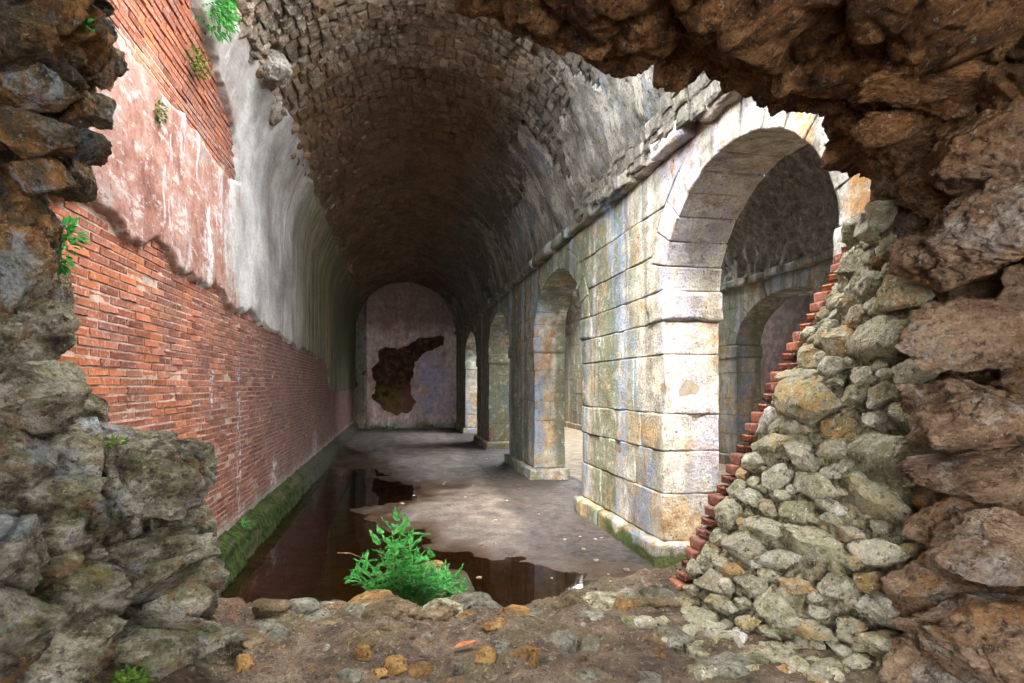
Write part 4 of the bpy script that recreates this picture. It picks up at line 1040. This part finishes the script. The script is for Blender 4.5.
BD = [(340, 595, 70, 20, 3), (262, 600, 60, 22, 4), (370, 597, 60, 22, 3), (300, 605, 46, 22, 0), (325, 620, 50, 22, 3), (395, 628, 40, 20, 5), (440, 612, 60, 26, 3), (470, 615, 50, 24, 7), (415, 606, 50, 20, 5), (515, 611, 56, 18, 1), (548, 607, 50, 14, 2), (590, 612, 50, 20, 0), (625, 606, 44, 24, 1),
      (655, 600, 50, 34, 0), (690, 605, 50, 40, 6), (640, 625, 60, 22, 6), (680, 640, 55, 30, 0), (500, 622, 36, 14, 1), (560, 642, 44, 20, 2), (592, 645, 30, 22, 2), (530, 650, 40, 16, 1), (500, 648, 30, 14, 0), (535, 664, 16, 26, 1), (360, 606, 40, 18, 4), (255, 640, 60, 26, 3), (270, 625, 50, 20, 4),
      (700, 650, 60, 34, 6), (730, 665, 70, 36, 0), (770, 660, 80, 40, 6), (650, 678, 60, 22, 4), (590, 676, 50, 20, 4), (365, 640, 34, 16, 5), (330, 648, 30, 14, 4)]
for q, u in enumerate(range(240, 660, 26)):   # larger stones that hold the edge of the sill
    BD.append((u + random.uniform(-8, 8), 600 + random.uniform(-3, 8), random.uniform(44, 74), random.uniform(18, 30), (3, 5, 6, 4, 3, 7)[q % 6]))
for b in BD: bed(*b, parent=sill)
for q in range(110):
    xx, yy_ = random.uniform(-1.0, 1.9), random.uniform(2.4, 3.7); s = random.uniform(0.006, 0.02)
    o = link('pebble', RKD[q % 8], sill); o.location = (xx, yy_, sill_z(xx, yy_) + s * .2); o.scale = (s * 1.3, s, s * .6); o.rotation_euler = (0, 0, random.uniform(0, 6))
for q in range(120):       # rubble that has spilled from the core onto the sill
    u, v = random.uniform(640, 905), random.uniform(585, 690)
    if v < 585 + (u - 640) * -0.1 or u < 700 and v > 640: continue
    w = random.uniform(16, 46); o = bed(u, v, w, w * random.uniform(.5, .7), 0, 'rubble_stone', sill); o.data = RK[q % 12]
# loose stones that lie free on the sill
for (u, v, w, h, k, lab) in [(242, 668, 22, 20, 1, 'small ochre stone lying beside the bluish rock at the bottom'), (486, 658, 26, 20, 1, 'pale yellow stone in the row of loose stones near the bottom edge'),
        (395, 663, 40, 22, 1, 'long ochre stone with a flat top near the bottom edge'), (420, 672, 26, 20, 7, 'orange stone at the bottom edge below the green plant'),
        (350, 677, 26, 16, 2, 'whitish rounded stone at the bottom edge of the picture'), (378, 676, 18, 14, 7, 'small tan stone touching the whitish rounded stone'), (458, 672, 14, 14, 2, 'tiny white stone near the orange dry leaf'),
        (365, 651, 22, 18, 1, 'yellowish stone half sunk in the mud at the middle')]:
    o = bed(u, v, w, h, k, 'loose_stone'); o.location.z += 0.02; tag(o, lab, 'stone', 'loose stones on the muddy sill')

# masonry stub standing in the water behind the plant
def slabmap(x0, x1, y0, y1, z0, z1): return lambda a, b, c: np.stack([x0 + (x1 - x0) * a, y0 + (y1 - y0) * b, z0 + (z1 - z0) * c], 1)
V, F = block_vf(slabmap(0.1, 0.80, 5.1, 6.75, -0.2, 0.22), (0.7, 1.65, 0.42), bev=0.03, rough=0.02, wear=0.6)
MSB = mat_bed('mossy_block', '26261a', '45452e', '6a6148')
tag(obj('masonry_block', V, F, MSB), 'low mossy stone block standing in the water behind the green plant', 'stone block')
V, F = rock_vf(400, 3); tag(obj('rock', xform(V, (0.42, 7.02, 0.12), (0.20, 0.16, 0.13)), F, MOS), 'ochre rock beside the mossy block in the water', 'rock')
# big pale boulder stuck in the left springing of the vault
p = at_d(272, 66, 7.9); V, F = rock_vf(412, 4, 12, 0.06, 0.6, 0.8)
o = obj('boulder', xform(V, (0, 0, 0), (0.25, 0.27, 0.24), (0.2, 0.3, 0.1)), F, MPS, ceiling); o.location = p
# broken stones along the left springing
rr = random.Random(3)
for q in range(150):
    yy_ = 5.6 + 22 * rr.random() ** 1.7; s0 = 6.62 + rr.gauss(0, 0.10); s = rr.uniform(0.05, 0.13) * (1.35 if yy_ < 9.5 else 1)
    x, z = prof(s0, rr.uniform(-0.05, 0.06)); o = link('springing_stone', RKV[q % 8], ceiling)
    o.location = (float(x), yy_, float(z)); o.scale = (s, s * 1.25, s * .85); o.rotation_euler = (rr.uniform(0, 6), rr.uniform(0, 6), rr.uniform(0, 6))
# heap of loosened stones on the right haunch
for q in range(26):
    u, v = 596 + rr.gauss(0, 11), 105 + rr.gauss(0, 26); pc = 2.42; 
    r_ = ray(u, v); best = min(np.linspace(5, 13, 300), key=lambda d: abs(math.hypot(r_[0] * d - CX, CZ + r_[2] * d - ZS) - R + 0.14)); p = np.array([0, 0, CZ]) + r_ * best
    s = rr.uniform(0.06, 0.12); o = link('loosened_stone', RKV[q % 8], ceiling); o.location = p; o.scale = (s, s * 1.2, s * .8); o.rotation_euler = (rr.uniform(0, 6), rr.uniform(0, 6), rr.uniform(0, 6))

# ================================================================== PLANTS
def leaflet(L, W, fold=0.25):
    return np.array([(0, 0, 0), (L * .45, W / 2, W * fold), (L, 0, -L * .08), (L * .45, -W / 2, W * fold)]), np.array([[0, 1, 2], [0, 2, 3]])
def tube(pts, r0, r1, k=5):
    pts = np.array(pts); V = []; n = len(pts)
    for i, p in enumerate(pts):
        d = pts[min(i + 1, n - 1)] - pts[max(i - 1, 0)]; d = d / (np.linalg.norm(d) + 1e-9); a = np.cross(d, (0.3, 0.9, 0.1)); a /= np.linalg.norm(a); b = np.cross(d, a); r = r0 + (r1 - r0) * i / (n - 1)
        for q in range(k): t = 2 * math.pi * q / k; V.append(p + r * (a * math.cos(t) + b * math.sin(t)))
    F = [(i * k + q, i * k + (q + 1) % k, (i + 1) * k + (q + 1) % k, (i + 1) * k + q) for i in range(n - 1) for q in range(k)]
    return np.array(V), np.array(F)
def frame(d, up=(0, 0, 1)):
    d = np.array(d, float); d /= np.linalg.norm(d); s = np.cross(up, d); s /= (np.linalg.norm(s) + 1e-9); return np.stack([d, s, np.cross(d, s)], 1)
def compound_leaf(r, L=0.12, n=5):
    """pinnate leaf: leaflets in pairs along a short rachis, terminal one; local +x is outwards"""
    b = Bag()
    for q in range(n):
        x = L * (0.2 + 0.75 * q / n); s = L * (0.36 - 0.16 * q / n)
        for sg in (-1, 1):
            a = sg * r.uniform(0.7, 1.0); V, F = leaflet(s, s * .62); M_ = frame((math.cos(a), math.sin(a), r.uniform(-.2, .25))); b.add(V @ M_.T + np.array([x, 0, -0.25 * x * x / L]), F)
    V, F = leaflet(L * .35, L * .2); b.add(V + np.array([L * .92, 0, -0.2 * L]), F)
    return np.concatenate(b.V), np.concatenate(b.F)
pr_ = random.Random(11)
LEAF = [mesh('leaf', *compound_leaf(pr_, 0.13, 6), MG1, smooth=False) for _ in range(6)]
base = np.array([0.05, 4.35, 0.62])
base = at_d(405, 615, 4.45)
plant = empty('leafy_weed', base)
tag(plant, 'bright green leafy weed growing behind the sill beside the water', 'plant')
tips = [(352, 577), (365, 560), (380, 548), (392, 532), (397, 524), (410, 545), (420, 558), (430, 575), (445, 583), (458, 596), (395, 555), (375, 575), (405, 570), (385, 590), (415, 588), (440, 600), (365, 590), (400, 585), (425, 600), (348, 580), (450, 590), (408, 530), (388, 565), (432, 560), (442, 572), (455, 580), (462, 590), (466, 602), (436, 592), (370, 600), (400, 605), (358, 570), (402, 540), (382, 536), (415, 575)]
for q, (u, v) in enumerate(tips):
    tip = at_d(u, v, 4.45 + pr_.uniform(-0.28, 0.2)) - base; b0 = np.array([pr_.uniform(-.10, .14), pr_.uniform(-.08, .08), -0.05])
    pts = [b0 * (1 - t) + tip * t + np.array([0, 0, 0.08 * math.sin(t * math.pi)]) for t in np.linspace(0, 1, 7)]
    V, F = tube(pts, 0.007, 0.003); obj('stem', V, F, MST, plant)
    nl = 9
    for k in range(nl):
        t = 0.32 + 0.68 * k / (nl - 1); i = min(5, int(t * 6)); f = t * 6 - i; p = pts[i] * (1 - f) + pts[i + 1] * f
        ang = k * 2.4 + q; el = pr_.uniform(0.15, 1.0) + (0.5 if k == nl - 1 else 0)
        dr_ = (math.cos(ang) * math.cos(el), math.sin(ang) * math.cos(el), math.sin(el))
        Mx = Matrix([list(x) for x in frame(dr_)]).to_4x4(); o = link('leaf', LEAF[pr_.randrange(6)], plant)
        o.matrix_local = Matrix.Translation(Vector(p)) @ Mx @ Matrix.Scale(pr_.uniform(0.65, 1.05), 4)
def clump(name, label, c, rad_, n, ls, mat, seed, nrm=(0, 0, 1), cat='plant', hang=0.0):
    r = np.random.default_rng(seed); b = Bag(); nrm = np.array(nrm, float)
    for _ in range(n):
        p = r.normal(size=3); p *= (r.uniform() ** 0.4) / np.linalg.norm(p); p = p * np.asarray(rad_)
        d = p / np.asarray(rad_) + nrm * 0.6 + r.normal(0, 0.5, 3) + np.array([0, 0, -hang]); V, F = leaflet(ls * r.uniform(.6, 1.2), ls * r.uniform(.4, .7)); b.add(V @ frame(d).T + p, F)
    root = empty(name, c); o = b.obj('foliage', mat, root, smooth=False); o['kind'] = 'stuff'
    st = Bag()
    for q in range(6):
        e = r.normal(size=3) * np.asarray(rad_) * .6; V, F = tube([-nrm * np.max(rad_) * .8, e * .4, e], 0.006, 0.003, 4); st.add(V, F)
    st.obj('stems', MST, root)
    tag(root, label, cat); return root
def on_left(u, v, off=0.05):
    r = ray(u, v); best = None
    for d in np.linspace(3.5, 14, 800):
        p = np.array([0, 0, CZ]) + r * d
        s = p[2] if p[2] < ZS else ZS + R * math.asin(min(1, (p[2] - ZS) / R)); x, z = prof(s)
        e = abs(float(x) - p[0])
        if best is None or e < best[0]: best = (e, p)
    return best[1] + np.array([off, 0, 0])
clump('wall_plant', 'bushy green plant hanging from the top of the ruined wall', on_left(211, 10), (0.20, 0.30, 0.24), 420, 0.075, MG1, 1, (1, 0, 0), hang=.4)
clump('wall_plant', 'sparse olive plant on the wall below the bushy one', on_left(194, 64), (0.08, 0.26, 0.12), 110, 0.05, MG2, 2, (1, 0, 0), hang=.4)
clump('wall_plant', 'round olive tuft growing on the upper brick patch', on_left(151, 111), (0.07, 0.10, 0.09), 130, 0.04, MG2, 3, (1, 0, 0))
clump('wall_plant', 'green weed at the rim above the near end of the brickwork', at_d(66, 236, 3.15), (0.06, 0.06, 0.08), 60, 0.055, MG1, 4, (.6, -.5, 0))
clump('wall_plant', 'drooping green leaves under the weed at the rim', at_d(60, 262, 3.1), (0.04, 0.05, 0.07), 40, 0.055, MG1, 5, (.6, -.5, 0), hang=.8)
clump('wall_plant', 'single small leaf cluster on the dark rock at the top', at_d(84, 28, 2.7), (0.02, 0.02, 0.02), 8, 0.06, MG1, 6, (.3, -.8, 0))
clump('wall_plant', 'small weed at the foot of the brick wall above the mossy ledge', on_left(237, 526, .1), (0.05, 0.09, 0.09), 50, 0.06, MG1, 7, (1, 0, 0))
clump('grass_tuft', 'low green grass tuft on top of the big overhanging rock', at_d(108, 447, 2.85), (0.09, 0.09, 0.03), 200, 0.04, MG2, 8, (0, -.4, 1), cat='grass')
clump('grass_tuft', 'green tuft at the very bottom below the rock pile', at_d(130, 682, 2.45), (0.07, 0.05, 0.03), 120, 0.04, MG2, 9, (0, -.4, 1), cat='grass')
clump('grass_strip', 'low green weeds along the foot of the far end wall on its dim side', (-0.7, YF - 0.6, 0.12), (0.9, 0.10, 0.10), 160, 0.12, MG2, 10, (0, 0, 1), cat='grass')
clump('grass_strip', 'low green weeds at the foot of the far end wall below the lavender plaster', (1.7, YF - 0.6, 0.14), (0.9, 0.10, 0.12), 130, 0.12, MG2, 11, (0, 0, 1), cat='grass')
for (a, b, lab) in [((520, 628), (548, 634), 'pale straw stalk lying across the middle of the muddy sill'), ((415, 618), (432, 627), 'short dry stalk on the sill just below the green weed')]:
    A, B_ = at_z(*a, 1.0), at_z(*b, 1.0); A[2] = sill_z(A[0], A[1]) + 0.015; B_[2] = sill_z(B_[0], B_[1]) + 0.015; V, F = tube([A - A, (B_ - A) * .5 + np.array([0, 0, .012]), B_ - A], 0.004, 0.002); o = obj('twig', V, F, MTW); o.location = A; tag(o, lab, 'twig')
# twigs and a dry leaf
for (a, b, lab) in [((338, 553), (362, 558), 'thin dry twig above the water beside the green weed')]:
    A, B_ = at_d(*a, 5.3), at_d(*b, 5.2); V, F = tube([A - A, (B_ - A) * .5 + np.array([0, 0, .02]), B_ - A], 0.006, 0.003); o = obj('twig', V, F, MTW); o.location = A; tag(o, lab, 'twig')
p = at_z(452, 648, 1.02); V = np.array([(0, 0, 0), (.05, .03, .015), (.13, 0.0, .03), (.06, -.03, .02), (.02, .0, .012)]); o = obj('dry_leaf', V, np.array([[0, 1, 4], [1, 2, 4], [2, 3, 4], [3, 0, 4]]), MDL); o.location = (p[0], p[1], sill_z(p[0], p[1]) + 0.01); tag(o, 'curled orange dry leaf on the muddy sill', 'leaf')
